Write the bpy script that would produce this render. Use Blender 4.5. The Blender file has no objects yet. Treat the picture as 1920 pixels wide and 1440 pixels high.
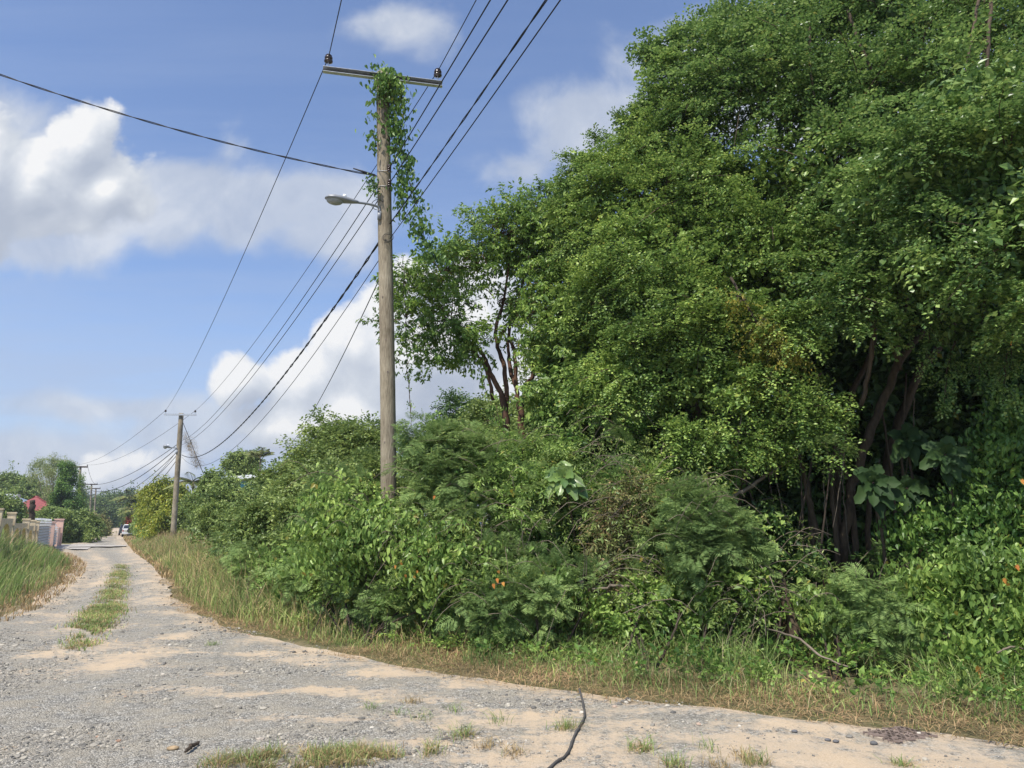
import bpy, math
import numpy as np
from mathutils import Vector
rng = np.random.default_rng(11)
sc = bpy.context.scene
COL = sc.collection
R = math.radians
# ------------------------------------------------------------------ camera model of the photograph (1920 x 1440)
F = 1387.0
EYE = np.array([0.0, 0.0, 1.65])
PIT = math.atan((984 - 720) / F)
CP, SP = math.cos(PIT), math.sin(PIT)

def ray(px, py):
    x = (px - 960) / F; v = (720 - py) / F
    return np.array([x, CP - v * SP, SP + v * CP])

def at(px, py, Y):
    d = ray(px, py)
    return EYE + d * (Y / d[1])

def gp(px, py, z=0.0):
    d = ray(px, py)
    t = (z - EYE[2]) / d[2]
    return EYE + d * t

def gz(y):
    """height of the ground: flat, rising gently far down the road"""
    t = np.clip((np.asarray(y, float) - 112) / 90, 0, 1)
    return 1.15 * t * t * (3 - 2 * t)

# ------------------------------------------------------------------ mesh helpers
class Geo:
    def __init__(s): s.v = []; s.f3 = []; s.f4 = []; s.n = 0
    def add(s, v, f3=None, f4=None):
        v = np.asarray(v, np.float32).reshape(-1, 3)
        s.v.append(v)
        if f3 is not None and len(f3): s.f3.append(np.asarray(f3, np.int64).reshape(-1, 3) + s.n)
        if f4 is not None and len(f4): s.f4.append(np.asarray(f4, np.int64).reshape(-1, 4) + s.n)
        s.n += len(v)
    def box(s, c, size, rz=0.0, tilt=None):
        sx, sy, sz = [k / 2 for k in size]
        v = np.array([[x, y, z] for x in (-sx, sx) for y in (-sy, sy) for z in (-sz, sz)])
        v = v @ rotz(rz).T
        if tilt is not None: v = v @ tilt.T
        s.add(v + np.asarray(c), None, [[0, 1, 3, 2], [4, 6, 7, 5], [0, 4, 5, 1], [2, 3, 7, 6], [0, 2, 6, 4], [1, 5, 7, 3]])
    def tube(s, pts, rad, n=6, cap=True):
        pts = np.asarray(pts, float); m = len(pts)
        rad = np.full(m, rad, float) if np.isscalar(rad) else np.asarray(rad, float)
        t = np.gradient(pts, axis=0); t /= np.linalg.norm(t, axis=1)[:, None] + 1e-9
        ref = np.array([0, 0, 1.0]) if abs(t[:, 2]).mean() < .8 else np.array([0.3, 1.0, 0])
        a = np.cross(t, ref); a /= np.linalg.norm(a, axis=1)[:, None] + 1e-9
        b = np.cross(t, a)
        th = np.arange(n) * 2 * math.pi / n
        v = pts[:, None] + rad[:, None, None] * (np.cos(th)[None, :, None] * a[:, None] + np.sin(th)[None, :, None] * b[:, None])
        i = np.arange(m - 1)[:, None] * n; j = np.arange(n)[None]; k = (j + 1) % n
        f = np.stack([i + j, i + k, i + n + k, i + n + j], -1).reshape(-1, 4)
        v = v.reshape(-1, 3); f3 = []
        if cap:
            v = np.vstack([v, pts[:1], pts[-1:]])
            for q in range(n):
                f3.append([m * n, (q + 1) % n, q]); f3.append([m * n + 1, (m - 1) * n + q, (m - 1) * n + (q + 1) % n])
        s.add(v, f3, f)

def rotz(a):
    c, s = math.cos(a), math.sin(a)
    return np.array([[c, -s, 0], [s, c, 0], [0, 0, 1.0]])

def link(o):
    COL.objects.link(o); return o

def build(name, g, mat, parent=None, smooth=False, kind=None, label=None, cat=None, group=None, attr=None):
    if isinstance(g, Geo):
        v = np.concatenate(g.v).astype(np.float32)
        f3 = np.concatenate(g.f3) if g.f3 else np.zeros((0, 3), np.int64)
        f4 = np.concatenate(g.f4) if g.f4 else np.zeros((0, 4), np.int64)
    if parent is not None: v = v - np.array(parent.location, np.float32)
    me = bpy.data.meshes.new(name)
    me.vertices.add(len(v)); me.vertices.foreach_set('co', v.ravel())
    idx = np.concatenate([f3.ravel(), f4.ravel()]).astype(np.int32)
    me.loops.add(len(idx)); me.loops.foreach_set('vertex_index', idx)
    n3, n4 = len(f3), len(f4)
    st = np.concatenate([np.arange(n3) * 3, n3 * 3 + np.arange(n4) * 4]).astype(np.int32)
    me.polygons.add(n3 + n4); me.polygons.foreach_set('loop_start', st)
    me.polygons.foreach_set('use_smooth', np.full(n3 + n4, smooth))
    if attr:
        for k, val in attr.items():
            a = me.attributes.new(k, 'FLOAT', 'POINT'); a.data.foreach_set('value', np.asarray(val, np.float32))
    me.update(calc_edges=True)
    me.materials.append(mat)
    o = link(bpy.data.objects.new(name, me))
    if parent is not None: o.parent = parent
    return tag(o, label, cat, group, kind)

def tag(o, label=None, cat=None, group=None, kind=None):
    if label: o['label'] = label
    if cat: o['category'] = cat
    if group: o['group'] = group
    if kind: o['kind'] = kind
    return o

def thing(name, label, cat, loc, group=None):
    o = link(bpy.data.objects.new(name, None)); o.location = [float(k) for k in loc]
    o.empty_display_size = .2
    return tag(o, label, cat, group)

# ------------------------------------------------------------------ numpy value noise
_perm = rng.random(4096)
def vnoise(p, freq=1.0):
    p = np.asarray(p) * freq + 1000.0
    i = np.floor(p).astype(np.int64); f = p - i; f = f * f * (3 - 2 * f)
    out = 0
    for dx in (0, 1):
        for dy in (0, 1):
            for dz in (0, 1):
                h = ((i[..., 0] + dx) * 73856093 ^ (i[..., 1] + dy) * 19349663 ^ (i[..., 2] + dz) * 83492791) & 4095
                w = (f[..., 0] if dx else 1 - f[..., 0]) * (f[..., 1] if dy else 1 - f[..., 1]) * (f[..., 2] if dz else 1 - f[..., 2])
                out = out + w * _perm[h]
    return out
def fbm(p, freq=1.0, o=4):
    a, s, t = .5, 0, 0
    for k in range(o):
        s = s + a * vnoise(p, freq * 2 ** k); t += a; a *= .55
    return s / t

# ------------------------------------------------------------------ materials
def new_mat(name):
    m = bpy.data.materials.new(name); m.use_nodes = True
    nt = m.node_tree; nt.nodes.clear()
    out = nt.nodes.new('ShaderNodeOutputMaterial')
    return m, nt, out

def N(nt, typ, **kw):
    n = nt.nodes.new(typ)
    for k, v in kw.items():
        if k == 'inp':
            for q, w in v.items():
                if hasattr(w, 'is_output') or isinstance(w, bpy.types.NodeSocket): nt.links.new(w, n.inputs[q])
                else: n.inputs[q].default_value = w
        else: setattr(n, k, v)
    return n

def ramp(nt, fac, stops, interp='LINEAR'):
    n = nt.nodes.new('ShaderNodeValToRGB'); n.color_ramp.interpolation = interp
    el = n.color_ramp.elements
    while len(el) < len(stops): el.new(.5)
    for e, (p, c) in zip(el, stops):
        e.position = p; e.color = (c[0], c[1], c[2], 1) if not np.isscalar(c) else (c, c, c, 1)
    nt.links.new(fac, n.inputs[0]); return n

def leafmat(name, dark, mid, light, odd=(.28, .26, .05), oddf=.002, tr=.32, rough=.42, spec=.35, gn=1.62):
    def adj(c, gain=1.42, ds=.10):
        l = .3 * c[0] + .6 * c[1] + .1 * c[2]
        w = (1.13, 1.0, .78)
        return tuple(min(.9, gain * w[i] * (k * (1 - ds) + l * ds)) for i, k in enumerate(c))
    if gn: dark, mid, light = adj(dark, gn), adj(mid, gn), adj(light, gn)
    m, nt, out = new_mat(name)
    geo = N(nt, 'ShaderNodeNewGeometry')
    r = geo.outputs['Random Per Island']
    c1 = ramp(nt, r, [(0, dark), (.5, mid), (.985 - oddf, light), (1 - oddf, odd)], 'LINEAR')
    tc = N(nt, 'ShaderNodeTexCoord')
    no = N(nt, 'ShaderNodeTexNoise', inp={'Vector': tc.outputs['Object'], 'Scale': .9, 'Detail': 3.0})
    hs = N(nt, 'ShaderNodeHueSaturation', inp={'Color': c1.outputs[0]})
    mr = N(nt, 'ShaderNodeMapRange', inp={0: no.outputs[0], 1: .3, 2: .7, 3: .62, 4: 1.38})
    mh = N(nt, 'ShaderNodeMapRange', inp={0: no.outputs[0], 1: .3, 2: .7, 3: .515, 4: .487})
    nt.links.new(mr.outputs[0], hs.inputs['Value']); nt.links.new(mh.outputs[0], hs.inputs['Hue'])
    p = N(nt, 'ShaderNodeBsdfPrincipled', inp={'Base Color': hs.outputs[0], 'Roughness': rough, 'Specular IOR Level': spec})
    g = N(nt, 'ShaderNodeGamma', inp={'Color': hs.outputs[0], 'Gamma': .88})
    t = N(nt, 'ShaderNodeBsdfTranslucent', inp={'Color': g.outputs[0]})
    mx = N(nt, 'ShaderNodeMixShader', inp={0: tr, 1: p.outputs[0], 2: t.outputs[0]})
    nt.links.new(mx.outputs[0], out.inputs[0]); return m

def barkmat(name, c1, c2, scale=6, stretch=6, bump=.5):
    m, nt, out = new_mat(name)
    tc = N(nt, 'ShaderNodeTexCoord')
    mp = N(nt, 'ShaderNodeMapping', inp={'Vector': tc.outputs['Object'], 'Scale': (stretch, stretch, 1)})
    n1 = N(nt, 'ShaderNodeTexNoise', inp={'Vector': mp.outputs[0], 'Scale': scale, 'Detail': 8.0, 'Roughness': .65})
    n2 = N(nt, 'ShaderNodeTexNoise', inp={'Vector': tc.outputs['Object'], 'Scale': 1.3, 'Detail': 4.0})
    ad = N(nt, 'ShaderNodeMath', operation='ADD', inp={0: n1.outputs[0], 1: n2.outputs[0]})
    c = ramp(nt, ad.outputs[0], [(.38, c1), (.62, c2)])
    ad.inputs[1].default_value = 0
    dv = N(nt, 'ShaderNodeMath', operation='MULTIPLY', inp={0: ad.outputs[0], 1: .5}); nt.links.new(dv.outputs[0], c.inputs[0])
    b = N(nt, 'ShaderNodeBump', inp={'Height': n1.outputs[0], 'Strength': bump, 'Distance': .02})
    p = N(nt, 'ShaderNodeBsdfPrincipled', inp={'Base Color': c.outputs[0], 'Roughness': .85, 'Normal': b.outputs[0], 'Specular IOR Level': .25})
    nt.links.new(p.outputs[0], out.inputs[0]); return m

def plain(name, col, rough=.6, metal=0., var=.12, scale=8, spec=.4, bump=0.):
    m, nt, out = new_mat(name)
    tc = N(nt, 'ShaderNodeTexCoord')
    n = N(nt, 'ShaderNodeTexNoise', inp={'Vector': tc.outputs['Object'], 'Scale': scale, 'Detail': 6.0, 'Roughness': .6})
    lo = [c * (1 - var * 2) for c in col]; hi = [min(1, c * (1 + var)) for c in col]
    c = ramp(nt, n.outputs[0], [(.3, lo), (.65, hi)])
    p = N(nt, 'ShaderNodeBsdfPrincipled', inp={'Base Color': c.outputs[0], 'Roughness': rough, 'Metallic': metal, 'Specular IOR Level': spec})
    if bump:
        b = N(nt, 'ShaderNodeBump', inp={'Height': n.outputs[0], 'Strength': bump, 'Distance': .01}); nt.links.new(b.outputs[0], p.inputs['Normal'])
    nt.links.new(p.outputs[0], out.inputs[0]); return m

L = {
 'fine':  leafmat('fine_leaf', (.028, .070, .018), (.066, .140, .032), (.150, .240, .070), gn=1.85, tr=.32, spec=.45, rough=.38, oddf=.002),
 'mid':   leafmat('mid_leaf', (.034, .080, .018), (.085, .165, .032), (.180, .275, .065), gn=1.8, tr=.30, oddf=.003),
 'gumbo': leafmat('gumbo_leaf', (.048, .115, .018), (.090, .180, .030), (.165, .270, .050), tr=.34, oddf=.003),
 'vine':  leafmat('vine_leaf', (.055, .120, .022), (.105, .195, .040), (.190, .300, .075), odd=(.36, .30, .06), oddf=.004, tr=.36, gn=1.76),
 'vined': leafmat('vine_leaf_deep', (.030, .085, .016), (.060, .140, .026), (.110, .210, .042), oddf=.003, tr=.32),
 'fern':  leafmat('fern_leaf', (.062, .120, .040), (.098, .175, .060), (.150, .240, .088), oddf=.002, tr=.35, rough=.6, spec=.2, gn=1.76),
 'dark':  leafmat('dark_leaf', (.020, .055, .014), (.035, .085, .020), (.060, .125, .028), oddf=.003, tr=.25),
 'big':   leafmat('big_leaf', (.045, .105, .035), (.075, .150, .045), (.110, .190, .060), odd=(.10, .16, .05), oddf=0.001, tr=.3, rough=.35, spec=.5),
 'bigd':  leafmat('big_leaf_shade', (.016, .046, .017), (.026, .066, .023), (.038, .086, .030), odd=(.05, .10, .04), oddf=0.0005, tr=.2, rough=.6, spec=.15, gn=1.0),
 'lime':  leafmat('lime_leaf', (.110, .190, .020), (.230, .320, .030), (.400, .450, .045), oddf=.02, tr=.35, gn=1.0),
 'hedge': leafmat('hedge_leaf', (.055, .100, .026), (.095, .155, .040), (.155, .225, .066), oddf=.003, tr=.3, gn=1.76),
 'far':   leafmat('far_leaf', (.045, .085, .035), (.070, .120, .045), (.100, .160, .062), oddf=.003, tr=.25, rough=.7, spec=.15),  # distance haze put into these lifted, low contrast greens
 'palm':  leafmat('palm_leaf', (.070, .110, .040), (.110, .155, .055), (.180, .200, .075), tr=.25),
 'straw': leafmat('straw_leaf', (.250, .195, .115), (.385, .310, .190), (.530, .440, .280), odd=(.2, .25, .07), oddf=.1, tr=.25, rough=.75, spec=.15, gn=1.0),
 'brown': leafmat('dead_leaf', (.190, .135, .080), (.320, .240, .145), (.460, .360, .230), odd=(.2, .22, .06), oddf=.05, tr=.2, rough=.8, spec=.15, gn=1.0),
 'grass': leafmat('grass_blade', (.075, .145, .042), (.120, .205, .062), (.205, .285, .100), odd=(.42, .36, .20), oddf=.10, tr=.3, rough=.6, spec=.25),
 'grassy': leafmat('grass_blade_mixed', (.095, .165, .048), (.155, .225, .075), (.285, .310, .135), odd=(.50, .38, .20), oddf=.2, tr=.3, rough=.65, spec=.2),
 'yellow': leafmat('yellow_leaf', (.090, .150, .020), (.200, .240, .030), (.400, .360, .050), tr=.4, oddf=.05, gn=1.0),
 'flower': leafmat('flower_petal', (.55, .42, .03), (.75, .60, .05), (.85, .78, .2), tr=.3, oddf=.003, gn=1.0),
 'red':   leafmat('red_leaf', (.160, .025, .015), (.300, .045, .030), (.420, .080, .045), odd=(.1, .15, .03), oddf=.15, tr=.3, gn=1.0),
 'olive': leafmat('olive_leaf', (.060, .090, .030), (.110, .130, .045), (.170, .180, .075), odd=(.3, .22, .1), oddf=.1, tr=.3, rough=.6),
 'orange': leafmat('orange_leaf', (.55, .16, .03), (.65, .24, .05), (.75, .38, .08), oddf=.003, tr=.4, gn=1.0),
}
B = {
 'pole': barkmat('weathered_wood', (.135, .105, .066), (.400, .340, .240), 6, 8, .9),
 'bark': barkmat('grey_bark', (.045, .032, .021), (.125, .090, .058), 7, 3, .9),
 'gumbo': barkmat('copper_bark', (.060, .032, .021), (.170, .092, .058), 4, 2),
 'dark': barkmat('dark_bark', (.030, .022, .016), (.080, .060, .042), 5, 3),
 'twig': barkmat('dry_twig', (.110, .085, .060), (.240, .195, .145), 6, 2),
}

# ------------------------------------------------------------------ foliage templates
def leaf_quad(base, d, up, l, w, fold=.25):
    """a rhombic leaf folded on its midrib: base, side, tip, side"""
    s = np.cross(up, d); s /= np.linalg.norm(s) + 1e-9
    n = np.cross(d, s)
    m = base + d * l * .45
    return [base, m + s * w / 2 + n * w * fold, base + d * l, m - s * w / 2 + n * w * fold]

def heart(base, d, up, l, w):
    s = np.cross(up, d); s /= np.linalg.norm(s) + 1e-9
    n = np.cross(d, s)
    P = [(0, 0, 0), (-.12, .28, .10), (.22, .50, .10), (.62, .30, .02), (1, 0, -.12), (.62, -.30, .02), (.22, -.50, .10), (-.12, -.28, .10)]
    return [base + d * l * a + s * w * b + n * l * c for a, b, c in P]

def unit(v): v = np.asarray(v, float); return v / (np.linalg.norm(v) + 1e-9)

def sprig(kind, rg):
    V = []; F3 = []; n = 0
    def q(base, d, up, l, w, fold=.25):
        nonlocal n
        V.extend(leaf_quad(base, d, up, l, w, fold)); F3.extend([[n, n + 3, n + 2], [n, n + 2, n + 1]]); n += 4
    def h(base, d, up, l, w):
        nonlocal n
        V.extend(heart(base, d, up, l, w))
        F3.extend([[n, n + 1, n + 2], [n, n + 2, n + 3], [n, n + 3, n + 4], [n, n + 4, n + 5], [n, n + 5, n + 6], [n, n + 6, n + 7]]); n += 8
    def J(a): return rg.normal(0, a, 3)
    if kind == 'fine':                      # short twigs set with small rounded leaves in flat sprays
        for i in range(11):
            t = i / 10; sd = 1 if i % 2 else -1
            b = np.array([t * .26, 0, -.05 * t * t]) + J(.012)
            q(b, unit(np.array([.55, sd * .9, -.1]) + J(.3)), unit(np.array([0, 0, 1]) + J(.4)), rg.uniform(.036, .055), rg.uniform(.030, .042), .12)
    elif kind == 'mid':
        for i in range(9):
            t = i / 8; sd = 1 if i % 2 else -1
            b = np.array([t * .28, 0, -.06 * t * t]) + J(.015)
            q(b, unit(np.array([.6, sd * .8, -.35]) + J(.3)), unit(np.array([.1, 0, 1]) + J(.4)), rg.uniform(.06, .085), rg.uniform(.032, .045), .15)
    elif kind == 'gumbo':                   # drooping pointed leaflets in fans
        for i in range(9):
            a = rg.uniform(-2, 2); t = rg.uniform(.3, 1)
            b = np.array([t * .22, 0, 0]) + J(.02)
            q(b, unit(np.array([math.cos(a) * .8, math.sin(a) * .8, -.55]) + J(.25)), unit(np.array([.3, 0, 1]) + J(.3)), rg.uniform(.075, .11), rg.uniform(.034, .048), .2)
    elif kind == 'heart':                   # climbing vine, leaves hanging tip down and facing out
        for i in range(5):
            t = i / 4
            b = np.array([t * .28, 0, 0]) + J(.05)
            h(b, unit(np.array([.30, 0, -1]) + J(.36)), unit(np.array([1, 0, .35]) + J(.55)), rg.uniform(.060, .095), rg.uniform(.040, .066))
    elif kind == 'broad':
        for i in range(8):
            a = i * 2.4; t = i / 8
            b = np.array([t * .2, 0, 0]) + J(.015)
            q(b, unit(np.array([.7, math.cos(a), math.sin(a) * .6 - .2]) + J(.25)), unit(np.array([.3, 0, 1]) + J(.4)), rg.uniform(.06, .095), rg.uniform(.038, .055), .15)
    elif kind == 'narrow':
        for i in range(9):
            a = i * 2.4; t = i / 9
            b = np.array([t * .24, 0, 0]) + J(.015)
            q(b, unit(np.array([.7, math.cos(a), math.sin(a) * .5 - .5]) + J(.3)), unit(np.array([.3, 0, 1]) + J(.4)), rg.uniform(.06, .09), rg.uniform(.018, .026), .2)
    elif kind == 'fern':                    # feathery doubly divided fronds
        for k in range(2):
            az = rg.uniform(-.7, .7); el = rg.uniform(-.1, .5); Ln = rg.uniform(.16, .24)
            d0 = np.array([math.cos(az) * math.cos(el), math.sin(az) * math.cos(el), math.sin(el)])
            for i in range(9):
                t = .2 + .8 * i / 8
                b = d0 * Ln * t + np.array([0, 0, -.25 * Ln * t * t])
                dd = unit(d0 + np.array([0, 0, -.5 * t]))
                sv = unit(np.cross([0, 0, 1], dd))
                for sd in (-1, 1):
                    pl = Ln * .42 * math.sin(math.pi * (.18 + .72 * t)) + .012
                    q(b, unit(dd * .55 + sv * sd + np.array([0, 0, -.12]) + J(.06)), np.array([0, 0, 1.]) + J(.1), pl, .0125, .05)
    elif kind == 'twigs':
        for i in range(4):
            q(J(.05), unit(np.array([1, 0, -.3]) + J(.6)), unit(J(1)), rg.uniform(.2, .45), .007, .3)
        for i in range(2):
            q(np.array([.15, 0, 0]) + J(.08), unit(J(1)), unit(J(1)), .05, .03)
    elif kind == 'clump':                   # coarse leaf clump for middle distance crowns
        for i in range(7):
            q(J(.12), unit(np.array([.7, 0, -.25]) + J(.6)), unit(np.array([.2, 0, 1]) + J(.5)), rg.uniform(.13, .2), rg.uniform(.08, .12), .15)
    elif kind == 'drop':
        for i in range(7):
            q(J(.11), unit(np.array([.35, 0, -.8]) + J(.4)), unit(np.array([1, 0, .6]) + J(.5)), rg.uniform(.14, .2), rg.uniform(.05, .08), .15)
    return np.array(V), np.array(F3)

TPL = {}
def tpl(kind):
    if kind not in TPL:
        rg = np.random.default_rng(sum(map(ord, kind)))
        TPL[kind] = [sprig(kind, rg) for _ in range(7)]
    return TPL[kind]

def scatter(g, kind, P, D, S, upj=.35):
    n = len(P)
    if n == 0: return
    D = D / (np.linalg.norm(D, axis=1)[:, None] + 1e-9)
    up = np.array([0, 0, 1.0]) + rng.normal(0, upj, (n, 3))
    s = np.cross(up, D); s /= np.linalg.norm(s, axis=1)[:, None] + 1e-9
    u = np.cross(D, s)
    M = np.stack([D, s, u], -1) * S[:, None, None]
    T = tpl(kind); w = rng.integers(0, len(T), n)
    for k, (v, f) in enumerate(T):
        i = np.nonzero(w == k)[0]
        if not len(i): continue
        V = np.einsum('nij,kj->nki', M[i], v) + P[i][:, None]
        Fc = f[None] + (np.arange(len(i)) * len(v))[:, None, None]
        g.add(V.reshape(-1, 3), Fc.reshape(-1, 3))

def rdir(n, down=-.6):
    d = rng.normal(0, 1, (n * 3 + 60, 3)); d /= np.linalg.norm(d, axis=1)[:, None]
    return d[d[:, 2] > down][:n]

def crown(g, gb, lumps, kind, dens=22, nspr=9, size=1.0, droop=.15, gap=.40, gapf=1.1, out=.30, back=.35, spread=1.0, twig=.25, reach=1.0, down=-.75, inner=.35, flat=1.0, spray=0.0, upj=.35):
    """branchlets radiate from every lump's heart and bow over; sprigs of leaves sit along their outer part"""
    for c, r in lumps:
        c = np.asarray(c, float)
        nb = max(4, int(dens * r * r * 6))
        d = rdir(nb, down)
        view = unit(c - EYE)
        keep = (d @ view < .35) | (rng.random(len(d)) < back)
        e = c + d * r
        keep &= (vnoise(e, gapf) * .7 + vnoise(e, gapf * 2.7) * .3 > gap) 
        d = d[keep]; nb = len(d)
        if nb == 0: continue
        wob = vnoise(c + d * 1.0, 1.9) * .6 + vnoise(c + d * 1.0, 4.3) * .4
        rr = r * reach * (.55 + .80 * wob) * (.72 + .42 * rng.random(nb) + out * np.maximum(0, rng.normal(0, .5, nb)) * 1.2)
        ld = rng.random(nb) < .06; rr[ld] *= rng.uniform(1.2, 1.6, ld.sum())
        d2 = d * np.array([1, 1, flat])
        P0 = c + d2 * r * .15
        bow = rng.normal(0, .18, (nb, 3)) * r
        P2 = c + d2 * rr[:, None] + np.array([0, 0, -1.]) * (droop * rr)[:, None]
        P1 = (P0 + P2) / 2 + bow + np.array([0, 0, 1.]) * (droop * 1.1 * rr)[:, None]
        t = inner + (1 - inner) * rng.random((nb, nspr)) ** .8
        t[:, 0] = 1.0
        a, b_, c_ = (1 - t) ** 2, 2 * t * (1 - t), t * t
        P = a[..., None] * P0[:, None] + b_[..., None] * P1[:, None] + c_[..., None] * P2[:, None]
        T = 2 * (1 - t)[..., None] * (P1 - P0)[:, None] + 2 * t[..., None] * (P2 - P1)[:, None]
        T /= np.linalg.norm(T, axis=2)[..., None] + 1e-9
        side = rng.normal(0, 1, P.shape); side[..., 2] *= .45
        if spray:
            hs = np.cross(T, [0, 0, 1.0]); hs /= np.linalg.norm(hs, axis=2)[..., None] + 1e-6
            sg = np.where(rng.random(P.shape[:2]) < .5, -1.0, 1.0)[..., None]
            w_ = (rr[:, None] * .30 * (1.25 - t))[..., None] * rng.random(P.shape[:2])[..., None] ** .7
            P = P + hs * sg * w_ * spray
            side = side * .45 + hs * sg * 1.3
        D = T * .8 + side * .75 * spread
        D[:, 0] = T[:, 0]
        P = P + side * .05
        scatter(g, kind, P.reshape(-1, 3), D.reshape(-1, 3), (size * rng.uniform(.75, 1.25, P.shape[0] * P.shape[1])), upj)
        if gb is not None and twig > 0:
            for i in np.nonzero(rng.random(nb) < twig)[0]:
                tt = np.linspace(0, 1, 4)[:, None]
                gb.tube((1 - tt) ** 2 * P0[i] + 2 * tt * (1 - tt) * P1[i] + tt ** 2 * P2[i], np.array([.016, .012, .008, .004]) * max(.6, r), 3, False)

def wig(pts, rad, k=6, amp=.06):
    """subdivide a polyline with a little wander"""
    pts = np.asarray(pts, float); n = len(pts)
    t = np.linspace(0, n - 1, (n - 1) * k + 1)
    out = np.empty((len(t), 3)); rd = np.interp(t, range(n), rad)
    ext = np.vstack([2 * pts[0] - pts[1], pts, 2 * pts[-1] - pts[-2]])
    for j, tt in enumerate(t):
        i = min(int(tt), n - 2); f = tt - i
        p0, p1, p2, p3 = ext[i], ext[i + 1], ext[i + 2], ext[i + 3]
        out[j] = .5 * (2 * p1 + (p2 - p0) * f + (2 * p0 - 5 * p1 + 4 * p2 - p3) * f * f + (3 * p1 - p0 - 3 * p2 + p3) * f ** 3)
    w = rng.normal(0, amp, out.shape) * rd[:, None] * 4; w[0] = 0
    return out + w, rd

def limb(g, pts, rad, n=8, amp=.05):
    p, r = wig(pts, rad, 6, amp); g.tube(p, r * (1 + rng.normal(0, .05, len(r))), n)

# ------------------------------------------------------------------ road outline from the photograph
def poly(pl): return np.array([gp(*q)[:2] for q in pl])
RE = poly([(2700, 1475), (2300, 1432), (1920, 1396), (1750, 1368), (1500, 1344), (1200, 1314), (1000, 1284), (830, 1262), (700, 1238), (560, 1210), (430, 1178), (352, 1148),
           (315, 1115), (306, 1088), (285, 1060), (252, 1036)])
RE = np.vstack([RE, [at(233, 1012, 84)[:2], at(232, 1004, 107)[:2], at(229, 998, 130)[:2], at(226, 993, 155)[:2], at(236, 990, 190)[:2], at(290, 988, 215)[:2]]])
LE = poly([(-900, 1222), (-300, 1190), (0, 1168), (60, 1138), (120, 1100), (148, 1072), (152, 1056), (128, 1040)])
LE = np.vstack([LE, [at(112, 1029, 52)[:2], at(128, 1021, 62)[:2], at(178, 1008, 88)[:2], at(186, 1001, 108)[:2], at(196, 995, 130)[:2], at(204, 991.5, 155)[:2], at(205, 989, 190)[:2], at(225, 988, 215)[:2]]])

def xr(y): return np.interp(y, RE[:, 1], RE[:, 0])
def xl(y): return np.interp(y, LE[:, 1], LE[:, 0])
def along(P, s0, s1):
    """arc length parametrisation -> positions and normals away from the road"""
    d = np.diff(P, axis=0); l = np.r_[0, np.cumsum(np.linalg.norm(d, axis=1))]
    return l
def verge_pts(P, n, o0, o1, ya, yb, sign, power=1.0):
    l = along(P, 0, 1)
    s = rng.random(n * 3) * l[-1]
    x = np.interp(s, l, P[:, 0]); y = np.interp(s, l, P[:, 1])
    x2 = np.interp(s + .8, l, P[:, 0]); y2 = np.interp(s + .8, l, P[:, 1])
    x1 = np.interp(s - .8, l, P[:, 0]); y1 = np.interp(s - .8, l, P[:, 1])
    t = np.stack([x2 - x1, y2 - y1], 1); t /= np.linalg.norm(t, axis=1)[:, None] + 1e-9
    nrm = np.stack([t[:, 1], -t[:, 0]], 1) * sign
    o = o0 + (o1 - o0) * rng.random(len(s)) ** power
    p = np.stack([x, y], 1) + nrm * o[:, None]
    k = (p[:, 1] > ya) & (p[:, 1] < yb)
    return p[k][:n], o[k][:n]

# ------------------------------------------------------------------ ground and road
def ground_material():
    m, nt, out = new_mat('soil_and_low_growth')
    tc = N(nt, 'ShaderNodeTexCoord')
    n1 = N(nt, 'ShaderNodeTexNoise', inp={'Vector': tc.outputs['Object'], 'Scale': .6, 'Detail': 8.0, 'Roughness': .65})
    n2 = N(nt, 'ShaderNodeTexNoise', inp={'Vector': tc.outputs['Object'], 'Scale': 22., 'Detail': 6.0, 'Roughness': .7})
    c1 = ramp(nt, n1.outputs[0], [(.35, (.19, .15, .09)), (.5, (.13, .13, .06)), (.65, (.27, .21, .13))])
    c2 = ramp(nt, n2.outputs[0], [(.3, .5), (.7, 1.3)])
    mx = N(nt, 'ShaderNodeMix', data_type='RGBA', blend_type='MULTIPLY', inp={0: 1.0, 6: c1.outputs[0], 7: c2.outputs[0]})
    b = N(nt, 'ShaderNodeBump', inp={'Height': n2.outputs[0], 'Strength': .8, 'Distance': .03})
    p = N(nt, 'ShaderNodeBsdfPrincipled', inp={'Base Color': mx.outputs[2], 'Roughness': .95, 'Specular IOR Level': .1, 'Normal': b.outputs[0]})
    nt.links.new(p.outputs[0], out.inputs[0]); return m

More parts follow.
